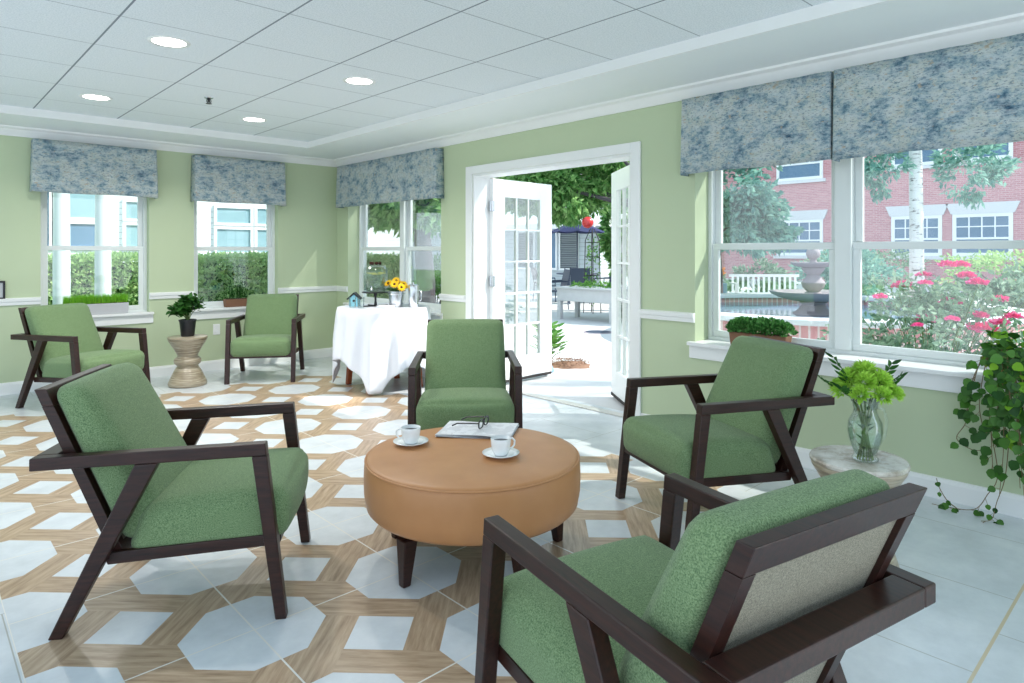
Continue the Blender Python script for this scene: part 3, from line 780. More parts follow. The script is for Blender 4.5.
# ================================================================ STOOLS
def stool(x, y, label, top, foot=1.):
    t = thing('garden_stool', label, 'side table', (x, y, 0), 0, 'ribbed hourglass stools used as side tables')
    prof = [(0, 0), (.178, 0), (.188, .006), (.190, .022), (.186, .040), (.163, .085), (.135, .140), (.108, .178), (.100, .190),
            (.112, .200), (.130, .215), (.136, .235), (.130, .256), (.112, .270), (.100, .280), (.104, .300), (.128, .345), (.165, .400), (.188, .435), (.190, .449)]
    fine = []
    for (a, b) in zip(prof[:-1], prof[1:]):
        k = 3 if a[0] > .05 else 1
        for i in range(k): fine.append((a[0]+(b[0]-a[0])*i/k, a[1]+(b[1]-a[1])*i/k))
    fine.append(prof[-1])
    fine = [(r_*.9*(foot+(1-foot)*min(1, z/.19)), z) for r_, z in fine]
    part('stool_body', MB().lathe(fine, 56), 'stool', t, smooth=True)
    part('stool_top', MB().lathe([(.168, .4495), (.175, .452), (.1765, .462), (.172, .469), (.15, .4705), (0, .4705)], 56), top, t, smooth='auto')
    return t
stool(2.029, 6.741, 'ribbed taupe hourglass stool holding the black-potted plant by the back wall', 'stool')
stool(2.762, .957, 'hourglass stool with a swirled stone top under the vase of lime flowers', 'stool_top', .86)

# plant on the far stool
pp = thing('potted_plant', 'leafy green plant in a black ribbed pot on the back stool', 'potted plant', (2.029, 6.741, .4713))
part('pot', MB().lathe([(0, 0), (.055, 0), (.06, .01), (.074, .145), (.079, .146), (.079, .160), (.070, .160), (.068, .14), (0, .14)], 32), 'black_plastic', pp, smooth='auto')
part('soil', MB().lathe([(0, .1405), (.0675, .1405), (0, .148)], 20, closed=False), 'soil', pp)
st = MB(); lf = MB(); rnd = random.Random(3)
for k in range(16):
    a = rnd.uniform(0, 2*PI); r_ = rnd.uniform(.02, .10); z_ = rnd.uniform(.24, .36)
    off = Vector((-.05, .0, 0)) if k % 2 else Vector((.03, 0, 0))
    p1 = Vector((r_*math.cos(a), r_*math.sin(a), z_))+off
    st.tube([(0, 0, .14), (p1.x*.4, p1.y*.4, .22), tuple(p1)], .003, 5)
    for j in range(26):
        d = rv(rnd); d.z *= .5
        p = p1+rv(rnd)*.05*rnd.random()
        lf.bleaf(p, d, Vector((0, 0, 1))+rv(rnd)*.6, rnd.uniform(.045, .075), rnd.uniform(.038, .055))
part('stems', st, 'stem', pp); part('foliage', lf, 'leaf', pp, smooth=True, fixn=False)

# vase of lime flowers on the near stool
vz = thing('glass_vase', 'clear glass pitcher vase half filled with water on the stone-topped stool', 'vase', (2.742, .925, .4713))
prof = [(0, 0), (.040, 0), (.046, .004), (.048, .010), (.040, .020), (.042, .035), (.056, .075), (.063, .115), (.060, .150), (.046, .178), (.040, .195), (.046, .222), (.062, .250)]
inner = [(r_-.003, z) for r_, z in prof[5:]]
part('glass_body', MB().lathe(prof+list(reversed(inner))+[(.03, .024), (0, .022)], 48), 'vessel_glass', vz, smooth=True)
part('water', MB().lathe([(0, .024), (.036, .024), (.052, .075), (.0585, .113), (.056, .140), (0, .140)], 36), 'vase_water', vz, smooth='auto')
part('handle', MB().tube([(.044, 0, .205), (.075, 0, .195), (.088, 0, .150), (.080, 0, .095), (.058, 0, .062)], .005, 8), 'vessel_glass', vz, smooth=True).rotation_euler = (0, 0, math.radians(-40))
fb = thing('flower_bouquet', 'lime green flowers with dark leafy sprigs standing in the glass vase', 'bouquet', (2.742, .925, .4713+.005))
rnd = random.Random(11); st = MB()
for k in range(14):
    a = 2*PI*k/14; b_ = a+2.6
    st.tube([(.028*math.cos(a), .028*math.sin(a), 0), (.008*math.cos(a+1), .008*math.sin(a+1), .10), (.030*math.cos(b_), .030*math.sin(b_), .20), (.055*math.cos(b_), .055*math.sin(b_), .25)], .0028, 6)
part('stems', st, 'stem', fb)
sl = MB()
for k in range(14):
    a = rnd.uniform(0, 2*PI); sl.leaf(Vector((.012*math.cos(a), .012*math.sin(a), rnd.uniform(.03, .19))), Vector((math.cos(a), math.sin(a), .6)), Vector((0, 0, 1)), .04, .014)
part('submerged_leaves', sl, 'leaf', fb, fixn=False)
heads = [(0, 0, .335, .050)] + [(.058*math.cos(a), .058*math.sin(a), .305, .044) for a in (0.2, 1.3, 2.4, 3.5, 4.6, 5.6)] + [(.092*math.cos(a), .092*math.sin(a), .262, .040) for a in (0.0, .8, 1.7, 2.5, 3.3, 4.1, 4.9, 5.6)]
for (hx, hy, hz, hr) in heads:
    m = MB(); c = Vector((hx, hy, hz)); up = Vector((hx*2.2, hy*2.2, .22)).normalized()
    for j in range(150):
        d = rv(rnd)
        if d.dot(up) < -.25: d = d-up*2*d.dot(up)
        p = c+d*hr*.35
        m.leaf(p, d+up*.25, up+rv(rnd)*.4, hr*rnd.uniform(.6, .85), hr*.3, .3)
    part('flower_head', m, 'lime', fb, fixn=False)
for (a, zt_, ln) in ((math.radians(150), .40, .14), (math.radians(-28), .365, .125), (math.radians(120), .30, .15), (math.radians(-60), .33, .12), (math.radians(165), .29, .14)):
    m = MB(); p0 = Vector((.03*math.cos(a), .03*math.sin(a), .22)); p1 = Vector((ln*math.cos(a), ln*math.sin(a), zt_))
    m.tube([p0, (p0+p1)/2+Vector((0, 0, .02)), p1], .002, 5)
    for j in range(9):
        f = .45+.55*j/8; p = p0.lerp(p1, f); sgn = 1 if j % 2 else -1
        d = Vector((-math.sin(a)*sgn, math.cos(a)*sgn, .4))+Vector((math.cos(a), math.sin(a), .4))*.7
        m.bleaf(p, d, Vector((math.cos(a), math.sin(a), -.5)), .042, .019)
    part('leaf_sprig', m, 'leaf', fb, fixn=False, label='dark green leafy sprig')

# ================================================================ CLOTH-COVERED TABLE AND ITS THINGS
TX, TY, TH = 3.40, 5.44, .755
tb = thing('round_table', 'round side table hidden under a white cloth, one orange-brown leg showing', 'table', (TX, TY, 0))
part('tabletop', MB().lathe([(0, TH-.03), (.415, TH-.03), (.42, TH-.026), (.42, TH-.004), (.415, TH), (0, TH)], 48), 'leg_wood', tb, smooth='auto')
for k in range(4):
    a = math.radians(127+90*k); x_, y_ = .36*math.cos(a), .36*math.sin(a)
    x2, y2 = .30*math.cos(a), .30*math.sin(a)
    part('leg', MB().hexa([(x_+dx*.022, y_+dy*.022, 0) for dx, dy in ((-1, -1), (1, -1), (1, 1), (-1, 1))]+[(x2+dx*.026, y2+dy*.026, TH-.031) for dx, dy in ((-1, -1), (1, -1), (1, 1), (-1, 1))]), 'leg_wood', tb, bevel=.003)
def cloth():
    mb = MB(); NA, NR = 168, 26; S_ = .895; A0 = math.radians(226-45); V = []; F = []
    R_ = .432
    for i in range(NA):
        a = 2*PI*i/NA
        co, so = math.cos(a-A0), math.sin(a-A0); ox, oy = .06*math.cos(math.radians(275)-A0), .06*math.sin(math.radians(275)-A0)
        L = min(((S_+ox*(1 if co > 0 else -1))/max(abs(co), 1e-6)), ((S_+oy*(1 if so > 0 else -1))/max(abs(so), 1e-6)), 1.175)
        for j in range(NR+1):
            if j <= 5: d = R_*j/5; V.append((d*math.cos(a), d*math.sin(a), TH+.003+(.0 if j < 5 else -.001))); continue
            f = (j-5)/(NR-5); drop = (L-R_)*f
            corner = abs(math.sin(2*(a-A0)))**2
            fold = math.sin(a*13+.6)+.5*math.sin(a*21+1.3+f)
            rr = R_+.012*min(1, drop*20)+drop*(.03+.05*corner)+fold*.020*min(1, drop/.30)+.03*math.sin(a*4+1)*f*f
            z = TH-.002-drop*.985
            V.append((rr*math.cos(a), rr*math.sin(a), max(z, .012+.01*(1+math.sin(a*9)))))
    for i in range(NA):
        k = (i+1) % NA
        for j in range(NR): F.append((i*(NR+1)+j, k*(NR+1)+j, k*(NR+1)+j+1, i*(NR+1)+j+1))
    mb.add(V, F)
    bm_ = part('white_tablecloth', mb, 'cloth', None, smooth=True, loc=(TX, TY, 0), fixn=False)
    tag(bm_, 'white tablecloth with hanging pointed corners over the round table in the corner', 'tablecloth')
    s = bm_.modifiers.new('thick', 'SOLIDIFY'); s.thickness = .002; s.offset = 1
cloth()
ZT2 = TH+.0055
# beverage dispenser on an iron stand
dx, dy = 3.345, 5.50
sd = thing('dispenser_stand', 'black iron pedestal stand with a crossed base under the glass drink dispenser', 'stand', (dx, dy, ZT2))
part('base_cross', MB().box(-.13, .13, -.008, .008, .0, .010).box(-.008, .008, -.13, -.008, 0, .010).box(-.008, .008, .008, .13, 0, .010), 'black_metal', sd)
part('post', MB().lathe([(0, .010), (.016, .010), (.010, .05), (.010, .09), (.02, .128), (0, .128)], 16), 'black_metal', sd, smooth='auto')
part('top_plate', MB().lathe([(0, .1285), (.125, .1285), (.13, .134), (.125, .139), (0, .139)], 36), 'black_metal', sd, smooth='auto')
bd = thing('drink_dispenser', 'large clear glass drink dispenser with lemon slices and a fruit-topped lid', 'drink dispenser', (dx, dy, ZT2+.1395))
part('glass_jar', MB().lathe([(0, 0), (.108, 0), (.115, .008), (.117, .05), (.117, .21), (.108, .235), (.095, .242), (.092, .24), (.105, .23), (.113, .205), (.113, .015), (0, .012)], 40), 'vessel_glass', bd, smooth=True)
part('lemon_water', MB().lathe([(0, .014), (.110, .014), (.111, .19), (0, .19)], 36), 'vase_water', bd, smooth='auto')
m = MB(); rnd = random.Random(5)
for k in range(14):
    a = rnd.uniform(0, 2*PI); r_ = rnd.uniform(.03, .09); c = (r_*math.cos(a), r_*math.sin(a), rnd.uniform(.165, .182))
    m.lathe([(0, -.003), (.024, -.003), (.024, .003), (0, .003)], 12, c)
part('lemon_slices', m, 'citrus', bd)
part('lid', MB().lathe([(.0, .243), (.100, .243), (.102, .252), (.06, .258), (0, .260)], 32), 'vessel_glass', bd, smooth='auto')
m = MB()
for k in range(7):
    a = 2*PI*k/7; m.sphere((.045*math.cos(a), .045*math.sin(a), .272), .015, 8, 6)
part('lid_fruit', m, 'seed', bd, smooth=True, label='dark berries on the lid')
part('spigot', MB().tube([(-.085, -.085, .035), (-.105, -.105, .035), (-.112, -.112, .02)], .011, 10).tube([(-.103, -.103, .035), (-.103, -.103, .06)], .006, 8), 'steel', bd, smooth='auto')
# flowers in a steel bucket, and a steel pitcher beside
vx, vy = 3.45, 5.30
bk = thing('flower_bucket', 'small galvanised bucket holding yellow sunflowers on the white tablecloth', 'bucket', (vx, vy, ZT2))
part('bucket_body', MB().lathe([(0, 0), (.058, 0), (.062, .004), (.076, .14), (.080, .142), (.080, .148), (.073, .148), (.060, .02), (0, .015)], 36), 'steel', bk, smooth='auto')
part('rim_band', MB().lathe([(.0785, .118), (.081, .120), (.082, .124), (.0795, .127)], 36, closed=False), 'steel', bk, smooth=True)
yf = thing('sunflower_bunch', 'bunch of yellow sunflowers with dark centres in the steel bucket', 'flowers', (vx, vy, ZT2+.05))
m = MB()
FLW = [(-.050, -.045, .165), (.045, -.055, .160), (-.005, -.005, .195), (.055, .045, .175), (-.055, .05, .17), (.0, -.085, .135), (.085, -.01, .14)]
for fx, fy, fz in FLW: m.tube([(0, 0, 0), (fx*.4, fy*.4, .08), (fx, fy, fz)], .003, 5)
part('stems', m, 'stem', yf); rnd = random.Random(8); lv = MB()
for k in range(40):
    d = rv(rnd); p = Vector((d.x*.06, d.y*.06, .10+.03*rnd.random())); lv.bleaf(p, Vector((d.x, d.y, -.1)), Vector((0, 0, 1)), .05, .03)
part('foliage', lv, 'leaf', yf, fixn=False)
for fx, fy, fz in FLW:
    n_ = Vector((fx*5-.25, fy*5-.35, .55)).normalized(); e1 = n_.cross(Vector((.2, .9, .1))).normalized(); e2 = n_.cross(e1)
    c = Vector((fx, fy, fz)); m = MB()
    for ring in range(2):
        for k in range(15):
            a = 2*PI*(k+ring*.5)/15; d = e1*math.cos(a)+e2*math.sin(a)
            m.leaf(c+d*.008+n_*.003*ring, d+n_*(.15+.3*ring), n_, .040-.006*ring, .015, .2)
    hd = part('sunflower_head', m, 'yellow', yf, fixn=False)
    part('seed_disc', MB().sphere(tuple(c+n_*.003), .013, 10, 6), 'seed', hd, smooth=True)
pt = thing('steel_pitcher', 'tall polished steel tumbler beside the sunflower bucket', 'pitcher', (3.55, 5.16, ZT2))
part('body', MB().lathe([(0, 0), (.043, 0), (.046, .004), (.050, .19), (.047, .20), (.044, .19), (.040, .02), (0, .015)], 32), 'steel', pt, smooth='auto')
part('lid', MB().lathe([(0, .201), (.049, .201), (.050, .208), (.03, .216), (.008, .218), (.008, .232), (0, .234)], 32), 'steel', pt, smooth='auto')
part('handle', MB().tube([(.048, 0, .16), (.078, 0, .155), (.080, 0, .07), (.049, 0, .05)], .005, 8), 'steel', pt, smooth=True).rotation_euler = (0, 0, math.radians(-60))
bh = thing('birdhouse', 'tiny pale blue birdhouse with a dark roof at the left of the tablecloth', 'birdhouse', (3.19, 5.62, ZT2), math.radians(-43))
part('house_body', MB().prism_xz([(-.045, 0), (.045, 0), (.045, .075), (0, .115), (-.045, .075)], -.04, .04), 'bird_blue', bh, bevel=.002)
part('roof', MB().prism_xz([(-.062, .066), (0, .1205), (.062, .066), (.066, .074), (0, .134), (-.066, .074)], -.052, .052), 'black', bh)
part('entry_hole', MB().lathe([(0, 0), (.012, 0), (.012, .002), (0, .002)], 16), 'black', bh, loc=(0, -.0405, .055)).rotation_euler = (PI/2, 0, 0)
for i, (gx, gy) in enumerate(((3.10, 5.50), (3.14, 5.42))):
    g = thing('drinking_glass', ['clear drinking glass standing at the left edge of the white tablecloth, beside the birdhouse', 'clear drinking glass nearest the viewer on the white tablecloth'][i], 'glass', (gx, gy, ZT2), 0, 'glasses on the tablecloth')
    part('glass_wall', MB().lathe([(0, 0), (.028, 0), (.034, .10), (.032, .10), (.026, .008), (0, .008)], 28), 'vessel_glass', g, smooth='auto')
nk = thing('napkin_stack', 'small stack of cream napkins in front of the sunflower bucket', 'napkins', (3.30, 5.25, ZT2), math.radians(20))
for k in range(4): part('napkin', MB().box(-.06, .06, -.06, .06, k*.006, k*.006+.005), 'cloth', nk, bevel=.0015)
# ================================================================ PLANTERS ON THE SILLS
ZI = .6725
def trough(name, label, loc, L, W, H_, mat, axis, grp=None):
    t = thing(name, label, 'planter', loc, 0 if axis == 'x' else PI/2, grp)
    m = MB(); a, b = L/2, W/2; e = .008
    m.hexa([(-a+e, -b+e, 0), (a-e, -b+e, 0), (a-e, b-e, 0), (-a+e, b-e, 0), (-a, -b, H_), (a, -b, H_), (a, b, H_), (-a, b, H_)])
    part('trough', m, mat, t, bevel=.004)
    part('soil', MB().box(-a+.012, a-.012, -b+.012, b-.012, H_, H_+.006), 'soil', t)
    return t
t = trough('grass_planter', 'long pale grey trough of short bright grass on the left back window sill', (1.40, YB+.025, ZI), .55, .09, .105, 'grey_trough', 'x')
m = MB(); rnd = random.Random(2)
for k in range(2600):
    x_, y_ = rnd.uniform(-.262, .262), rnd.uniform(-.036, .036); d = Vector((rnd.uniform(-.25, .25), rnd.uniform(-.3, .3), 1))
    p = Vector((x_, y_, .108)); h_ = rnd.uniform(.06, .10); s_ = Vector((.0022, 0, 0)) if k % 2 else Vector((0, .0022, 0))
    m.add([p-s_, p+s_, p+d*h_], [(0, 1, 2)])
part('grass', m, 'grass_blade', t, fixn=False)
t = trough('herb_planter', 'small terracotta-brown box with upright dark plants on the second back window sill', (2.735, YB+.03, ZI), .245, .085, .085, 'terracotta', 'x')
m = MB()
for k in range(26):
    x_, y_ = rnd.uniform(-.10, .10), rnd.uniform(-.028, .028); p = Vector((x_, y_, .088))
    q_ = p+Vector((rnd.uniform(-.02, .02), rnd.uniform(-.02, .02), rnd.uniform(.08, .2))); m.tube([p, q_], .0015, 4)
    for j in range(8):
        f = (j+1)/8; c = p.lerp(q_, f); m.bleaf(c, rv(rnd)+Vector((0, 0, .6)), Vector((0, 0, 1)), .03, .012)
part('foliage', m, 'leaf', t, fixn=False)
t = trough('boxwood_planter', 'brown box of dense small-leaved green plants on the big window sill behind a chair', (XR+.07, 1.985, ZI), .38, .095, .085, 'terracotta', 'y')
m = MB()
for k in range(1900):
    a = rnd.uniform(-1, 1); x_ = a*.20; ph = rnd.uniform(0, PI); rr = rnd.random()**.4
    y_ = math.cos(ph)*.068*rr; z_ = .088+math.sin(ph)*.090*rr*(1-.35*abs(a)**4)
    p = Vector((x_, y_, z_)); d = Vector((x_*.6, math.cos(ph), math.sin(ph)+.3))+rv(rnd)*.8
    m.bleaf(p, d, rv(rnd)+Vector((0, 0, 1)), rnd.uniform(.018, .028), rnd.uniform(.012, .018))
part('foliage', m, 'leaf_box', t, fixn=False, smooth=True)
m = MB()
for k in range(40):
    x_ = rnd.uniform(-.18, .18); y_ = rnd.uniform(-.03, .03); m.tube([(x_*.9, y_*.8, .088), (x_, y_, .088+rnd.uniform(.04, .07))], .0016, 4)
part('stems', m, 'stem', t)

# trailing plant at the right edge
iv = thing('trailing_plant', 'dark green trailing plant spilling from the sill to the floor at the right edge', 'trailing plant', (XR-.005, .70, ZI))
part('pot', MB().lathe([(0, 0), (.055, 0), (.066, .05), (.062, .075), (.0, .075)], 28), 'yellow_glaze', iv, smooth='auto', loc=(.012, 0, 0), label='yellow glazed lower band of the pot')
part('pot_rim', MB().lathe([(0, .0755), (.0625, .0755), (.074, .12), (.078, .122), (.076, .13), (.066, .13), (.06, .11), (0, .11)], 28), 'blue_glaze', iv, smooth='auto', loc=(.012, 0, 0), label='blue glazed upper rim of the pot')
rnd = random.Random(21); vm = MB(); lf = MB(); lb = MB()
def vine(pts, nl, leafsize, lo=0.0):
    P = [Vector(p) for p in pts]; Q = []
    for i in range(len(P)-1):
        p0 = P[max(i-1, 0)]; p1 = P[i]; p2 = P[i+1]; p3 = P[min(i+2, len(P)-1)]
        for k in range(6):
            t_ = k/6; Q.append(.5*((2*p1)+(p2-p0)*t_+(2*p0-5*p1+4*p2-p3)*t_**2+(3*p1-p0-3*p2+p3)*t_**3))
    Q.append(P[-1]); vm.tube(Q, .0026, 5, taper=.6)
    for k in range(nl):
        f = lo+(1-lo)*(k+rnd.random()*.7)/nl; i = min(int(f*(len(Q)-1)), len(Q)-2); p = Q[i]
        d = Vector((-rnd.uniform(.2, 1), rnd.uniform(-1, 1), rnd.uniform(-.9, .4))).normalized()
        e = p+d*rnd.uniform(.012, .035); vm.tube([p, e], .0011, 4)
        nn = Vector((-1, rnd.uniform(-.6, .6), rnd.uniform(.0, .9)))
        sz = leafsize*rnd.uniform(.7, 1.15); (lb if rnd.random() < .07 and e.z > -.3 else lf).bleaf(e, Vector((d.x*.3, d.y, d.z-.55)), nn, sz, sz*.92)
XW = -.045
for k in range(32):          # the hanging mass
    y_ = rnd.uniform(-.30, .135); zb = rnd.uniform(-.56, -.20); fx = rnd.uniform(.04, .16)
    if y_ < -.02: fx += .05
    vine([(-.01, y_*.25, .12), (-.075-fx*.3, y_*.6, .09+rnd.uniform(0, .05)), (-.10-fx*.4, y_*.9, -.05), (-.075-fx*.5, y_, zb*.55), (-.06-fx*.4, y_+rnd.uniform(-.05, .05), zb)], 15, .052)
vine([(-.0, .0, .12), (-.09, .08, .06), (-.075, .13, -.10), (-.06, .145, -.24), (-.06, .185, -.33), (-.07, .12, -.37), (-.07, .06, -.36)], 8, .045, .2)
vine([(-.0, .0, .12), (-.09, .03, .05), (-.10, .04, -.2), (-.09, .01, -.46), (-.10, .05, -.57), (-.11, .10, -.650), (-.14, .20, -.661), (-.15, .27, -.660)], 9, .036, .6)
vine([(-.0, -.03, .12), (-.09, -.05, .05), (-.10, -.04, -.2), (-.09, -.02, -.46), (-.11, .01, -.59), (-.16, .02, -.660), (-.22, .05, -.662)], 6, .034, .7)
vine([(-.12, .17, -.663), (-.13, .21, -.63), (-.10, .25, -.585), (-.07, .27, -.55)], 4, .034, .2)
for k in range(30):
    a = rnd.uniform(0, 2*PI); p = Vector((-.03+.05*math.cos(a), .07*math.sin(a)-.03, .15+rnd.uniform(-.01, .05))); lb.bleaf(p, rv(rnd)+Vector((-.5, 0, .4)), Vector((-.4, 0, 1)), .05, .045) if k % 2 else lf.bleaf(p, rv(rnd)+Vector((-.5, 0, .2)), Vector((-.4, 0, 1)), .055, .05)
part('vines', vm, 'vine_stem', iv, smooth=True); part('foliage', lf, 'leaf_ivy', iv, smooth=True, fixn=False); part('young_leaves', lb, 'leaf_bright', iv, smooth=True, fixn=False, label='bright yellow-green young leaves')

# ================================================================ OUTSIDE, THE DOORWAY AND RIGHT SIDE
struct('patio', MB().box(XR+.31, 60, -25, 45, -.12, -.02), 'concrete')
struct('lawn', MB().prism_xy([(-20, YB+.31), (XR+.30, YB+.31), (XR+.30, 45), (-20, 45)], -.12, -.025), 'lawn')

def foliage(n, ell, rnd, leafL, leafW, shell=.55, broad=False, clumps=0):
    """leaves spread through an ellipsoid; ell = (cx,cy,cz,rx,ry,rz)"""
    m = MB(); cx, cy, cz, rx, ry, rz = ell
    C_ = [(rv(rnd), rnd.uniform(.25, 1)) for _ in range(clumps)] if clumps else None
    for k in range(n):
        if C_:
            c, f = C_[rnd.randrange(clumps)]; q = c*f**.6+rv(rnd)*.27*rnd.random()**.5
        else: q = rv(rnd)*(shell+(1-shell)*rnd.random())
        p = Vector((cx+q.x*rx, cy+q.y*ry, cz+q.z*rz)); d = (q+rv(rnd)*.9+Vector((0, 0, -.25)))
        (m.bleaf if broad else m.leaf)(p, d, rv(rnd)+Vector((0, 0, .7)), leafL*rnd.uniform(.7, 1.2), leafW*rnd.uniform(.7, 1.2))
    return m
def shrub(name, label, cat, loc, r, n, L, W, mat, seed, group=None, clumps=0, stems=True):
    t = thing(name, label, cat, loc, 0, group); rnd = random.Random(seed)
    part('foliage', foliage(n, (0, 0, r[2], r[0], r[1], r[2]), rnd, L, W, .35, False, clumps), mat, t, fixn=False)
    if stems:
        m = MB()
        for k in range(7):
            a = rnd.uniform(0, 2*PI); m.tube([(0.05*math.cos(a), .05*math.sin(a), 0), (r[0]*.3*math.cos(a), r[1]*.3*math.sin(a), r[2]*.8), (r[0]*.55*math.cos(a), r[1]*.55*math.sin(a), r[2]*1.4)], .012, 5, taper=.5)
        part('stems', m, 'trunk', t)
    return t

# brick building across the garden: wall, lintels, windows, roof
FX = 30.
bb = thing('brick_building', 'pink-red brick building with white-framed windows behind the fountain', 'building', (0, 0, 0))
WN = [(5.05, 6.95, 1.12, 2.74), (7.30, 9.10, 1.12, 2.74), (11.85, 13.95, 1.12, 2.74), (5.05, 6.95, 4.75, 6.4), (7.30, 9.10, 4.75, 6.4), (11.85, 13.95, 4.55, 6.3), (2.4, 4.2, 1.12, 2.74), (2.4, 4.2, 4.75, 6.4)]
part('brick_wall', MB().box(FX, FX+6, -8, 26, -.1, 8.5), 'brick', bb)
part('roof', MB().prism_xz([(FX-.4, 8.5), (FX+6.4, 8.5), (FX+3, 10.8)], -8.4, 26.4), 'umber', bb)
for (a0, a1, z0, z1) in WN:
    m = MB(); e = .13
    m.box(FX-.07, FX-.001, a0, a1, z1-e, z1).box(FX-.07, FX-.001, a0, a1, z0, z0+e).box(FX-.07, FX-.001, a0, a0+e, z0+e, z1-e).box(FX-.07, FX-.001, a1-e, a1, z0+e, z1-e)
    zm = z0+.42*(z1-z0); m.box(FX-.065, FX-.001, a0+e, a1-e, zm-.04, zm+.04)
    am = (a0+a1)/2
    for q in range(1, 4):
        yy = a0+e+(a1-a0-2*e)*q/4; m.box(FX-.06, FX-.001, yy-.022, yy+.022, zm+.04, z1-e)
    zz = (zm+z1)/2-.02; m.box(FX-.055, FX-.001, a0+e, a1-e, zz-.022, zz+.022)
    wf = part('window_frame', m, 'white_wood', bb)
    part('window_pane', MB().box(FX-.03, FX-.0005, a0+e*.9, a1-e*.9, z0+e*.9, z1-e*.9), 'dark_glass', wf)
    part('lintel', MB().prism_yz([(a0-.05, z1+.001), (a1+.05, z1+.001), (a1+.22, z1+.42), (a0-.22, z1+.42)], FX-.09, FX-.001), 'pool_stone', bb)
    part('sill', MB().box(FX-.14, FX-.001, a0-.12, a1+.12, z0-.14, z0-.001), 'pool_stone', bb)

# fountain in its round pool
fx, fy = 10.18, 4.17
pw = thing('fountain_pool', 'round brick-walled pool with pale coping around the fountain', 'pool', (fx, fy, -.02))
m = MB()
def ring_wall(r0, r1, z0, z1, n=64):
    m = MB(); V = []; F = []
    for i in range(n):
        a = 2*PI*i/n; c, s = math.cos(a), math.sin(a); V += [(r0*c, r0*s, z0), (r1*c, r1*s, z0), (r1*c, r1*s, z1), (r0*c, r0*s, z1)]
    for i in range(n):
        j = (i+1) % n
        for k in range(4): F.append((i*4+k, j*4+k, j*4+(k+1) % 4, i*4+(k+1) % 4))
    return m.add(V, F)
def pool_brick_mat():
    t = NT('curved_pool_brick'); v = t.coord(); s = t.node('ShaderNodeSeparateXYZ'); t.l.new(v, s.inputs[0])
    an = t.math('MULTIPLY', t.math('ARCTAN2', s.outputs[1], s.outputs[0]), 2.6); cb = t.node('ShaderNodeCombineXYZ')
    t.l.new(an, cb.inputs[0]); t.l.new(s.outputs[2], cb.inputs[1]); b = t.node('ShaderNodeTexBrick'); t.l.new(cb.outputs[0], b.inputs['Vector'])
    b.offset = 0; b.inputs['Color1'].default_value = srgb(206, 144, 148)+(1,); b.inputs['Color2'].default_value = srgb(220, 170, 170)+(1,); b.inputs['Mortar'].default_value = srgb(222, 204, 202)+(1,)
    b.inputs['Scale'].default_value = 1; b.inputs['Mortar Size'].default_value = .012; b.inputs['Brick Width'].default_value = .10; b.inputs['Row Height'].default_value = .24
    t.base(b.outputs[0]); t.props(.9); return t.m
part('pool_wall', ring_wall(2.35, 2.6, 0, .44), pool_brick_mat(), pw)
part('coping', ring_wall(2.28, 2.66, .441, .51), 'pool_stone', pw, bevel=.01)
part('water', MB().lathe([(0, .36), (2.349, .36)], 64, closed=False), 'water', pw)
fo = thing('garden_fountain', 'two-tier grey stone fountain with a ball finial standing in the pool', 'fountain', (fx, fy, -.02))
part('pedestal', MB().lathe([(0, 0), (.30, 0), (.30, .36), (.22, .42), (.16, .50), (.20, .54), (0, .54)], 32), 'stone', fo, smooth='auto')
part('lower_bowl', MB().lathe([(0, .541), (.14, .541), (.30, .56), (.50, .61), (.60, .66), (.63, .70), (.60, .70), (.50, .665), (.2, .62), (0, .62)], 40), 'stone', fo, smooth='auto')
part('column', MB().lathe([(0, .621), (.13, .621), (.12, .68), (.09, .70), (.15, .76), (.17, .83), (.12, .90), (.09, .95), (.11, .97), (.15, 1.02), (.17, 1.06), (0, 1.06)], 32), 'stone', fo, smooth='auto')
part('upper_bowl', MB().lathe([(0, 1.061), (.14, 1.061), (.24, 1.08), (.32, 1.12), (.33, 1.145), (.31, 1.145), (.2, 1.11), (0, 1.10)], 36), 'stone', fo, smooth='auto')
part('finial', MB().lathe([(0, 1.10), (.07, 1.10), (.05, 1.16), (.045, 1.19), (.085, 1.22), (.105, 1.27), (.09, 1.33), (.05, 1.37), (.02, 1.385), (0, 1.385)], 28), 'stone', fo, smooth=True)
# white slatted bench beyond the pool
bn = thing('garden_bench', 'white slatted garden bench beyond the fountain pool', 'bench', (13.5, 6.5, -.02), math.radians(-47))
for k in range(13): part('back_slat', MB().box(-.66+k*.11-.022, -.66+k*.11+.022, .19, .21, .43, .76), 'white_wood', bn)
part('back_rail', MB().box(-.74, .74, .185, .215, .761, .82), 'white_wood', bn); part('back_rail', MB().box(-.74, .74, .185, .215, .38, .429), 'white_wood', bn)
for k in range(5): part('seat_slat', MB().box(-.72, .72, -.25+k*.088, -.18+k*.088, .39, .41), 'white_wood', bn)
for sx2 in (-1, 1):
    for yy in (-.24, .20): part('leg', MB().box(sx2*.70-.03, sx2*.70+.03, yy-.03+.0, yy+.03, 0, .62 if yy < 0 else .389), 'white_wood', bn)
    part('armrest', MB().box(sx2*.70-.035, sx2*.70+.035, -.28, .184, .621, .65), 'white_wood', bn)
# long low box of orange flowers left of the bench
fbx = thing('flower_trough', 'blue-green trough of orange flowers left of the white bench', 'flower box', (12.9, 7.75, -.02), math.radians(-47))
part('trough', MB().box(-.55, .55, -.2, .2, 0, .62), 'slate_blue', fbx, bevel=.01)
rnd = random.Random(4); part('foliage', foliage(700, (0, 0, .72, .58, .26, .22), rnd, .10, .04), 'leaf_pale', fbx, fixn=False)
m = MB()
for k in range(60):
    c = Vector((rnd.uniform(-.55, .55), rnd.uniform(-.22, .22), rnd.uniform(.78, 1.0)))
    for j in range(8): m.leaf(c, rv(rnd), rv(rnd), .055, .03)
part('blossoms', m, 'orange', fbx, fixn=False, kind='stuff')

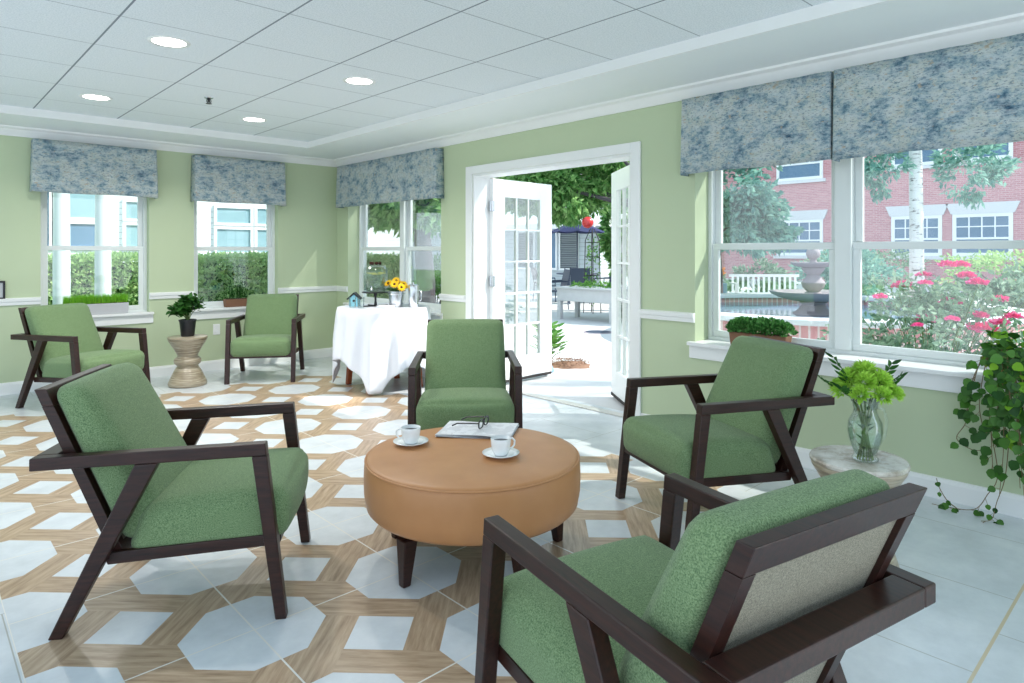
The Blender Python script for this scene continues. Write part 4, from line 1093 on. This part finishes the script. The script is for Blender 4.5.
def tree(name, label, loc, trunk, crown_list, mat, L, W, seed, group=None, bark='trunk', clumps=26):
    t = thing(name, label, 'tree', loc, 0, group); rnd = random.Random(seed); m = MB()
    h, r = trunk; m.tube([(0, 0, 0), (.04, .02, h*.35), (-.03, .03, h*.7), (.02, 0, h)], r, 10, taper=.7)
    for c in crown_list:
        m.tube([(0, 0, h*.75), ((c[0])*.5, c[1]*.5, h*.75+(c[2]-h*.75)*.6), (c[0]*.9, c[1]*.9, c[2])], r*.4, 6, taper=.35)
    part('trunk', m, bark, t, smooth=True)
    for c in crown_list:
        part('foliage', foliage(c[6], c[:6], rnd, L, W, .3, False, clumps), mat, t, fixn=False)
    return t
tree('leafy_tree', 'blue-green leafy tree filling the left pane of the big window', (11.9, 6.75, -.02), (2.2, .12), [(0, 0, 2.55, 1.45, 1.45, 1.4, 7500), (-.3, -.5, 1.8, 1.0, 1.0, .6, 1800)], 'leaf_blue', .17, .085, 31)
bt = tree('birch_tree', 'white-barked birch trunk with drooping leaves in front of the brick building', (13.61, 3.71, -.02), (5.6, .125), [(-.47, .50, 2.85, .50, .50, .50, 900), (.5, -.75, 2.85, .65, .62, .62, 1400), (-.2, -.7, 4.3, 1.1, 1.1, .8, 900), (.2, .9, 4.5, 1.0, 1.0, .8, 800)], 'leaf_blue', .13, .06, 32, bark='birch')

# rose bush close to the right pane
rb = thing('rose_bush', 'tall loose rose bush with bright pink blooms outside the right pane of the big window', 'rose bush', (6.75, 1.75, -.02)); rnd = random.Random(77)
m = MB()
for k in range(46):
    a = rnd.uniform(0, 2*PI); rr = rnd.uniform(.3, 1.0); h_ = rnd.uniform(.6, 1.05)
    m.tube([(.2*math.cos(a)*rr, .3*math.sin(a)*rr, 0), (.35*math.cos(a)*rr, .55*math.sin(a)*rr, h_*.6), (.5*math.cos(a)*rr, .85*math.sin(a)*rr, h_)], .006, 5, taper=.4)
part('canes', m, 'stem', rb); 
part('foliage', foliage(3600, (0, -.12, .54, .55, .95, .60), rnd, .08, .040, .2, False, 46), 'leaf_pale', rb, fixn=False)
ROSES = [(-0.121, -0.179, 1.179, 0.05), (0.039, -0.231, 1.177, 0.05), (0.116, -0.259, 1.08, 0.05), (0.299, -0.309, 1.014, 0.055), (-0.192, -0.016, 1.09, 0.04), (-0.204, 0.145, 0.988, 0.06), (-0.674, -0.151, 1.041, 0.035), (-0.648, 0.184, 0.909, 0.04), (0.43, -0.431, 0.862, 0.055), (-0.084, -0.193, 0.849, 0.06), (-0.069, 0.001, 0.686, 0.062), (-0.658, -0.096, 0.694, 0.03), (-0.042, -0.379, 0.747, 0.05), (-0.075, -0.531, 0.702, 0.05), (0.049, -0.403, 0.622, 0.075), (0.008, -0.34, 0.655, 0.04), (-0.525, -0.303, 0.75, 0.035), (-0.013, -0.614, 0.754, 0.05)]      # x, y, z in the bush, radius
for (bx_, by_, bz_, r_) in ROSES:
    c = Vector((bx_, by_, bz_)); m = MB()
    for j in range(90):
        d = rv(rnd); d.z = abs(d.z)*.8; q = Vector((d.x*1.15, d.y*1.15, d.z*.6))*r_*1.05*rnd.random()**.5
        m.leaf(c+q, d+Vector((0, 0, .3)), rv(rnd), r_*.7, r_*.65, .3)
    part('rose_bloom', m, 'pink', rb, fixn=False)
# low planting in front of the brick wall
shr = [(22.0, 7.6, 1.5, 1.7, .70, 'leaf_pale', 'pale grey-green shrub against the brick wall below the left of the paired windows'),
       (21.5, 3.7, 1.6, 1.7, .72, 'leaf_hedge', 'yellow-green shrub against the brick wall at the far right'),
       (18.0, 6.6, 1.1, 1.1, .64, 'leaf_blue', 'rounded shrub between the bench and the brick wall, behind the fountain'),
       (15.6, 7.7, .7, .7, .52, 'leaf_pale', 'dark-shaded shrub under the blue-green tree beyond the bench'),
       (14.2, 2.2, .9, 1.1, .50, 'leaf_pale', 'low grey-green shrub beyond the pool behind the rose bush'),
       (13.8, -.6, .9, 1.3, .55, 'leaf_hedge', 'low bright shrub behind the pink roses at the right edge')]
for i, (x, y, rx, ry, rz, mt, lb) in enumerate(shr):
    shrub('garden_shrub', lb, 'shrub', (x, y, -.02), (rx, ry, rz), 2200, .15, .07, mt, 100+i, 'shrubs of the brick courtyard', 30)

# ---- seen through the doorway
# grey-white house with louvred windows
sh_ = thing('siding_house', 'pale lap-sided house with louvred windows across the patio, seen through the doorway', 'house', (0, 0, 0))
part('siding_wall', MB().box(15, 19, 12.3, 24, -.1, 2.05), 'grey_siding', sh_)
part('roof', MB().prism_xz([(14.5, 2.10), (14.45, 2.04), (19.4, 2.04), (19.4, 2.5), (17.0, 2.85)], 12.0, 24.4), 'white_siding', sh_)
part('fascia', MB().box(14.40, 14.449, 12.0, 24.4, 1.98, 2.16), 'white_wood', sh_)
for i, (a, b) in enumerate(((13.15, 13.82), (14.02, 14.62), (15.0, 15.7))):
    f_ = part('window_frame', MB().box(14.95, 14.999, a-.06, a, .72, 1.98).box(14.95, 14.999, b, b+.06, .72, 1.98).box(14.95, 14.999, a, b, 1.92, 1.98).box(14.95, 14.999, a, b, .72, .78), 'white_wood', sh_)
    m = MB()
    if i % 2 == 0:
        for k in range(20): m.prism_xz([(14.96, .79+k*.056), (14.995, .79+k*.056+.03), (14.995, .79+k*.056+.036), (14.955, .79+k*.056+.006)], a+.001, b-.001)
        part('louvre_shutter', m, 'louvre', f_)
    else: part('window_pane', MB().box(14.985, 14.9985, a+.001, b-.001, .781, 1.919), 'dark_glass', f_)
# raised planter
rp = thing('raised_planter', 'long whitewashed raised planter box on legs out on the patio', 'planter', (9.36, 8.10, -.02), math.radians(-90+2))
part('planter_box', MB().box(-.60, .72, -.02, .62, .36, .60), 'weathered', rp, bevel=.01)
part('ledge', MB().box(-.64, .76, -.06, .66, .601, .63), 'weathered', rp, bevel=.005)
for sx2 in (-.56, .68):
    for yy in (.03, .56): part('leg', MB().box(sx2-.04, sx2+.04, yy-.04, yy+.04, 0, .359), 'weathered', rp)
rnd = random.Random(9); part('seedlings', foliage(500, (.06, .3, .64, .6, .28, .08), rnd, .07, .035), 'leaf_mid', rp, fixn=False)
# patio set: table with navy umbrella, mesh chairs, second umbrella
def umbrella(label, x, y, r, z0, z1):
    t = thing('patio_umbrella', label, 'umbrella', (x, y, -.02), 0)
    part('pole', MB().tube([(0, 0, 0), (0, 0, z1-.03)], .02, 10), 'patio_metal', t, smooth=True)
    m = MB(); n = 8; V = [(0, 0, z1)]; F = []
    for ring in (.5, 1.0):
        for i in range(n*4):
            a = 2*PI*i/(n*4); sag = .03*(abs(math.sin(a*n/2)))*ring
            V.append((r*ring*math.cos(a)*(1-.04*abs(math.sin(a*n/2))), r*ring*math.sin(a)*(1-.04*abs(math.sin(a*n/2))), z1-(z1-z0)*ring**1.15-sag))
    N_ = n*4
    for i in range(N_):
        j = (i+1) % N_; F.append((0, 1+i, 1+j)); F.append((1+i, 1+N_+i, 1+N_+j, 1+j))
    m.add(V, F)
    for i in range(N_):     # short hem flap
        pass
    o = part('canopy', m, 'navy', t, smooth=False, fixn=False); s = o.modifiers.new('t', 'SOLIDIFY'); s.thickness = .006; s.offset = -1
    for i in range(n):
        a = 2*PI*i/n; part('rib', MB().tube([(0, 0, z1-.05), (r*.96*math.cos(a), r*.96*math.sin(a), z0+.0-.02)], .007, 5), 'patio_metal', t)
    part('base', MB().lathe([(0, 0), (.25, 0), (.25, .05), (.05, .08), (.03, .2), (0, .2)], 20), 'patio_metal', t, smooth='auto')
umbrella('navy patio umbrella over the patio table in front of the pale sided house', 13.22, 11.60, .74, 1.84, 2.14)
def ptable(label, x, y):
    t = thing('patio_table', label, 'table', (x, y, -.02), 0)
    part('tabletop', MB().lathe([(.03, .71), (.55, .71), (.56, .72), (.55, .735), (.03, .735)], 36, closed=False), 'patio_metal', t, smooth='auto')
    for k in range(4):
        a = PI/4+k*PI/2; part('leg', MB().tube([(.40*math.cos(a), .40*math.sin(a), 0), (.34*math.cos(a), .34*math.sin(a), .71)], .018, 8), 'patio_metal', t)
ptable('round dark patio table under the navy umbrella', 13.22, 11.60)
def pchair():
    t = thing('patio_chair', '', 'patio chair', (0, 0, -.02), 0, 'dark mesh patio chairs')
    part('seat', MB().box(-.24, .24, -.22, .24, .40, .425), 'patio_metal', t, bevel=.006)
    part('backrest', MB().prism_yz([(-.24, .46), (-.21, .46), (-.31, .90), (-.34, .90)], -.23, .23), 'patio_metal', t, bevel=.006)
    for sx2 in (-1, 1):
        part('leg', MB().tube([(sx2*.25, .22, 0), (sx2*.25, .20, .62)], .012, 6), 'patio_metal', t)
        part('leg', MB().tube([(sx2*.25, -.26, 0), (sx2*.25, -.22, .46), (sx2*.24, -.33, .92)], .012, 6), 'patio_metal', t)
        part('armrest', MB().tube([(sx2*.25, .20, .62), (sx2*.25, -.27, .64)], .016, 6), 'patio_metal', t)
    return t
pc = pchair()
PCS = [(10.95, 10.30, 60, 'dark mesh patio chair standing apart at the left of the raised planter'),
       (12.45, 12.05, -120, 'dark mesh patio chair pulled up to the left side of the patio table'),
       (12.55, 10.95, -45, 'dark mesh patio chair on the near side of the patio table, behind the raised planter'),
       (13.35, 10.72, 10, 'dark mesh patio chair at the right of the patio table by the door frame')]
for i, (x, y, a, lb) in enumerate(PCS):
    c = pc if i == 0 else copy_tree(pc); c['label'] = lb; c.location = (x, y, -.02); c.rotation_euler = (0, 0, math.radians(a))
# metal trellis tower topped by a red glass ball
tr = thing('trellis_tower', 'tall black metal garden trellis tower topped by a red glass ball', 'trellis', (10.81, 9.06, -.02))
for (a, b) in ((-.13, -.13), (.13, -.13), (.13, .13), (-.13, .13)): part('upright', MB().tube([(a, b, 0), (a*.8, b*.8, 1.55), (a*.2, b*.2, 1.80)], .010, 6), 'black_metal', tr)
for z in (.4, .8, 1.2, 1.5): part('cross_ring', MB().tube([(.15*math.cos(q), .15*math.sin(q), z) for q in [2*PI*k/16 for k in range(16)]], .007, 5, closed=True), 'black_metal', tr)
part('red_ball', MB().sphere((-.07, .07, 1.93), .125, 24, 16), 'red', tr, smooth=True, label='red glass ball')
rnd = random.Random(12); part('climbing_vine', foliage(160, (0, 0, .9, .14, .14, .8), rnd, .08, .05), 'leaf_mid', tr, fixn=False)
# round drain cover, mulch bed with leafy plant, sandbag stop
dc = thing('drain_cover', 'round dark drain cover set in the bright patio paving', 'drain cover', (8.27, 6.81, -.02))
part('cover_plate', MB().lathe([(0, .0), (.20, .0), (.20, .008), (0, .008)], 36), 'patio_metal', dc); part('cover_ring', MB().lathe([(.2005, 0), (.24, 0), (.24, .007), (.2005, .009)], 36, closed=False), 'stone', dc)
mb_ = thing('mulch_bed', 'patch of brown bark mulch beside the open left door', 'mulch bed', (5.62, 5.08, -.02))
rnd = random.Random(6); m = MB(); n = 40; V = [(0, 0, .05)]
for i in range(n):
    a = 2*PI*i/n; k = 1+.12*math.sin(3*a)+.08*math.sin(7*a); V.append((.30*k*math.cos(a), .26*k*math.sin(a), .0))
m.add(V, [(0, 1+i, 1+(i+1) % n) for i in range(n)]); part('mulch_mound', m, 'mulch', mb_, fixn=False)
m = MB()
for k in range(260):
    a = rnd.uniform(0, 2*PI); r_ = .25*rnd.random()**.5; p = Vector((r_*math.cos(a), r_*math.sin(a), .055-.05*r_/.42)); m.leaf(p, Vector((rnd.uniform(-1, 1), rnd.uniform(-1, 1), .3)), Vector((0, 0, 1)), .045, .014)
part('bark_chips', m, 'mulch', mb_, fixn=False, kind='stuff')
hp = thing('hosta_plant', 'bright green broad-leaved plant growing beside the open left door', 'plant', (5.52, 5.28, .0)); rnd = random.Random(14)
m = MB(); s2 = MB()
for k in range(90):
    a = rnd.uniform(0, 2*PI); z_ = rnd.uniform(.05, .42); r_ = rnd.uniform(.03, .17); p = Vector((r_*math.cos(a), r_*math.sin(a), z_))
    m.bleaf(p, Vector((math.cos(a), math.sin(a), .5)), Vector((0, 0, 1)), .11, .075)
    if k % 4 == 0: s2.tube([(0, 0, 0), tuple(p)], .004, 5)
part('stems', s2, 'stem', hp); part('foliage', m, 'leaf_mid', hp, fixn=False, smooth=True)
sb = thing('door_stop_bag', 'small blue-grey weighted bag holding the open left door', 'doorstop', (5.06, 4.90, -.02), math.radians(20))
part('bag', cushion([(-.12, -.08, 0), (.12, -.08, 0), (.12, .08, 0), (-.12, .08, 0), (-.06, -.035, .13), (.06, -.035, .13), (.06, .035, .13), (-.06, .035, .13)], .03, 8, (.01, .01, .0, 0)), 'slate_blue', sb, smooth=True)
part('carry_loop', MB().tube([(-.04, 0, .125), (-.035, 0, .165), (.035, 0, .165), (.04, 0, .125)], .008, 6), 'slate_blue', sb)
# big tree hanging over the doorway view, plus greenery behind
tree('overhanging_tree', 'large green tree whose leafy branches hang across the top of the doorway view', (12.3, 8.4, -.02), (2.9, .16),
     [(-.9, 2.15, 2.93, 1.25, 1.25, .80, 6500), (-1.85, 3.0, 3.0, 1.15, 1.2, .80, 4500), (.2, 1.3, 3.2, .95, 1.0, .8, 2500), (-1.5, .6, 3.9, 1.1, 1.0, .6, 1500)], 'leaf_tree', .20, .08, 41, clumps=44)
tree('background_tree', 'dark green tree behind the patio, at the right of the doorway view', (14.50, 11.10, -.02), (1.9, .10), [(0, 0, 1.55, .42, .50, 1.35, 3200)], 'leaf_tree', .22, .11, 42)
tree('background_tree', 'tall green tree rising behind the pale sided house', (25.0, 21.0, -.02), (3.6, .2), [(0, 0, 4.6, 3.6, 4.6, 2.6, 5200)], 'leaf_tree', .34, .17, 43)
tree('background_tree', 'large dark tree filling the upper half of the corner window', (6.95, 9.75, -.02), (2.2, .19), [(-.1, .6, 2.35, 1.3, 1.5, .80, 6500), (.9, 1.3, 2.5, 1.2, 1.2, .9, 2600), (-.9, 1.3, 2.4, .9, .9, .7, 2000)], 'leaf_tree', .24, .12, 44)
shrub('garden_shrub', 'green shrub under the raised planter at the right of the patio', 'shrub', (10.6, 7.75, -.02), (.55, .5, .22), 900, .10, .05, 'leaf', 61, None, 0)
shrub('garden_shrub', 'round green bush outside the right half of the corner window', 'shrub', (9.2, 12.4, -.02), (.75, .75, .58), 1800, .12, .06, 'leaf_mid', 62, None, 20)
# white car-sized ac housing is not shown; pale house behind the corner window
ph = thing('pale_cottage', 'white sided cottage with a small divided window behind the corner window trees', 'house', (0, 0, 0))
part('siding_wall', MB().box(8.9, 13.9, 20.5, 24.0, -.1, 3.0), 'white_siding', ph)
part('roof', MB().prism_yz([(20.0, 3.001), (24.5, 3.001), (22.2, 4.4)], 8.6, 14.4), 'umber', ph)
f_ = part('window_frame', MB().box(9.35, 10.35, 20.44, 20.499, .9, .98).box(9.35, 10.35, 20.44, 20.499, 1.92, 2.0).box(9.35, 9.43, 20.44, 20.499, .98, 1.92).box(10.27, 10.35, 20.44, 20.499, .98, 1.92).box(9.82, 9.88, 20.45, 20.499, .98, 1.92), 'white_wood', ph)
part('window_pane', MB().box(9.43, 10.27, 20.48, 20.4985, .981, 1.919), 'dark_glass', f_)

# ---- behind the back wall: porch columns, hedge, white house
for i, (x, lb) in enumerate(((1.51, 'round white porch column, left one outside the left back window'), (1.965, 'round white porch column, right one outside the left back window'))):
    t = thing('porch_column', lb, 'column', (x, 10.0, -.025), 0, 'white porch columns')
    part('shaft', MB().lathe([(0, .12), (.095, .12), (.095, 1.2), (.085, 2.5), (0, 2.5)], 32), 'column', t, smooth='auto')
    part('column_base', MB().box(-.13, .13, -.13, .13, 0, .06).lathe([(0, .06), (.12, .06), (.125, .09), (.10, .1195), (0, .1195)], 28), 'column', t)
    part('capital', MB().lathe([(0, 2.5005), (.10, 2.5005), (.12, 2.54), (0, 2.54)], 28).box(-.13, .13, -.13, .13, 2.54, 2.6), 'column', t)
pr = thing('porch_roof', 'white porch roof edge carried by the round columns', 'porch roof', (0, 0, 0))
part('roof_slab', MB().box(.2, 2.5, 9.85, 10.15, 2.5755, 2.8).box(.2, 2.5, 10.15, 11.2, 2.7, 2.8), 'white_wood', pr)
hd = thing('clipped_hedge', 'clipped green hedge running behind both back windows', 'hedge', (0, 0, 0)); rnd = random.Random(90)
m = MB()
for k in range(17000):
    f = rnd.randrange(3); x = rnd.uniform(.6, 8.2)
    if f == 0: p = Vector((x, 12.1+rnd.uniform(-.05, .10), rnd.uniform(.0, 1.15)))
    elif f == 1: p = Vector((x, rnd.uniform(12.1, 13.0), 1.15+rnd.uniform(-.06, .06)+.03*math.sin(x*3)))
    else: p = Vector((x, 12.1+rnd.uniform(-.07, .06), rnd.uniform(.5, 1.22)))
    m.leaf(p, rv(rnd)+Vector((0, -.5, .5)), rv(rnd)+Vector((0, -1, 1)), .09, .045)
part('foliage', m, 'leaf_hedge', hd, fixn=False)
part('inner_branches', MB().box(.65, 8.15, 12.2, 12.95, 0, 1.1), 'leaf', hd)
wh = thing('white_house', 'white sided house with wide windows behind the hedge', 'house', (0, 0, 0))
part('siding_wall', MB().box(.2, 8.2, 16, 20, -.1, 3.3), 'white_siding', wh)
part('roof', MB().prism_yz([(15.5, 3.301), (20.5, 3.301), (18, 5.0)], -.2, 8.6), 'umber', wh)
for (a, b, z0, z1, mt) in ((2.30, 3.05, 1.40, 1.86, 'dark_glass'), (2.30, 3.05, 1.99, 2.60, 'teal_glass'), (3.14, 3.27, 1.40, 2.6, 'dark_glass'), (3.56, 3.95, 1.40, 1.86, 'teal_glass'), (3.56, 3.95, 2.0, 2.36, 'teal_glass'), (5.44, 6.23, 1.97, 2.32, 'teal_glass'), (6.39, 6.9, 1.97, 2.34, 'teal_glass'), (5.44, 6.23, 1.28, 1.82, 'teal_glass'), (6.39, 6.9, 1.28, 1.82, 'teal_glass'), (1.5, 2.2, 1.40, 2.6, 'dark_glass')):
    f_ = part('window_frame', MB().box(a-.06, b+.06, 15.94, 15.999, z0-.06, z0).box(a-.06, b+.06, 15.94, 15.999, z1, z1+.06).box(a-.06, a, 15.94, 15.999, z0, z1).box(b, b+.06, 15.94, 15.999, z0, z1), 'white_wood', wh)
    part('window_pane', MB().box(a+.001, b-.001, 15.98, 15.9985, z0+.001, z1-.001), mt, f_)

# tall unseen tree, added past the right edge to shade the corner window
tree('added_shade_tree', 'unseen tall tree added beyond the right edge so its crown shades the corner window', (9.4, -.3, -.02), (6.2, .16),
     [(-.3, 1.7, 7.7, 1.25, 1.25, 1.0, 1300), (.2, -1.4, 7.3, 1.3, 1.3, 1.0, 420)], 'leaf_tree', .17, .085, 55, clumps=30)
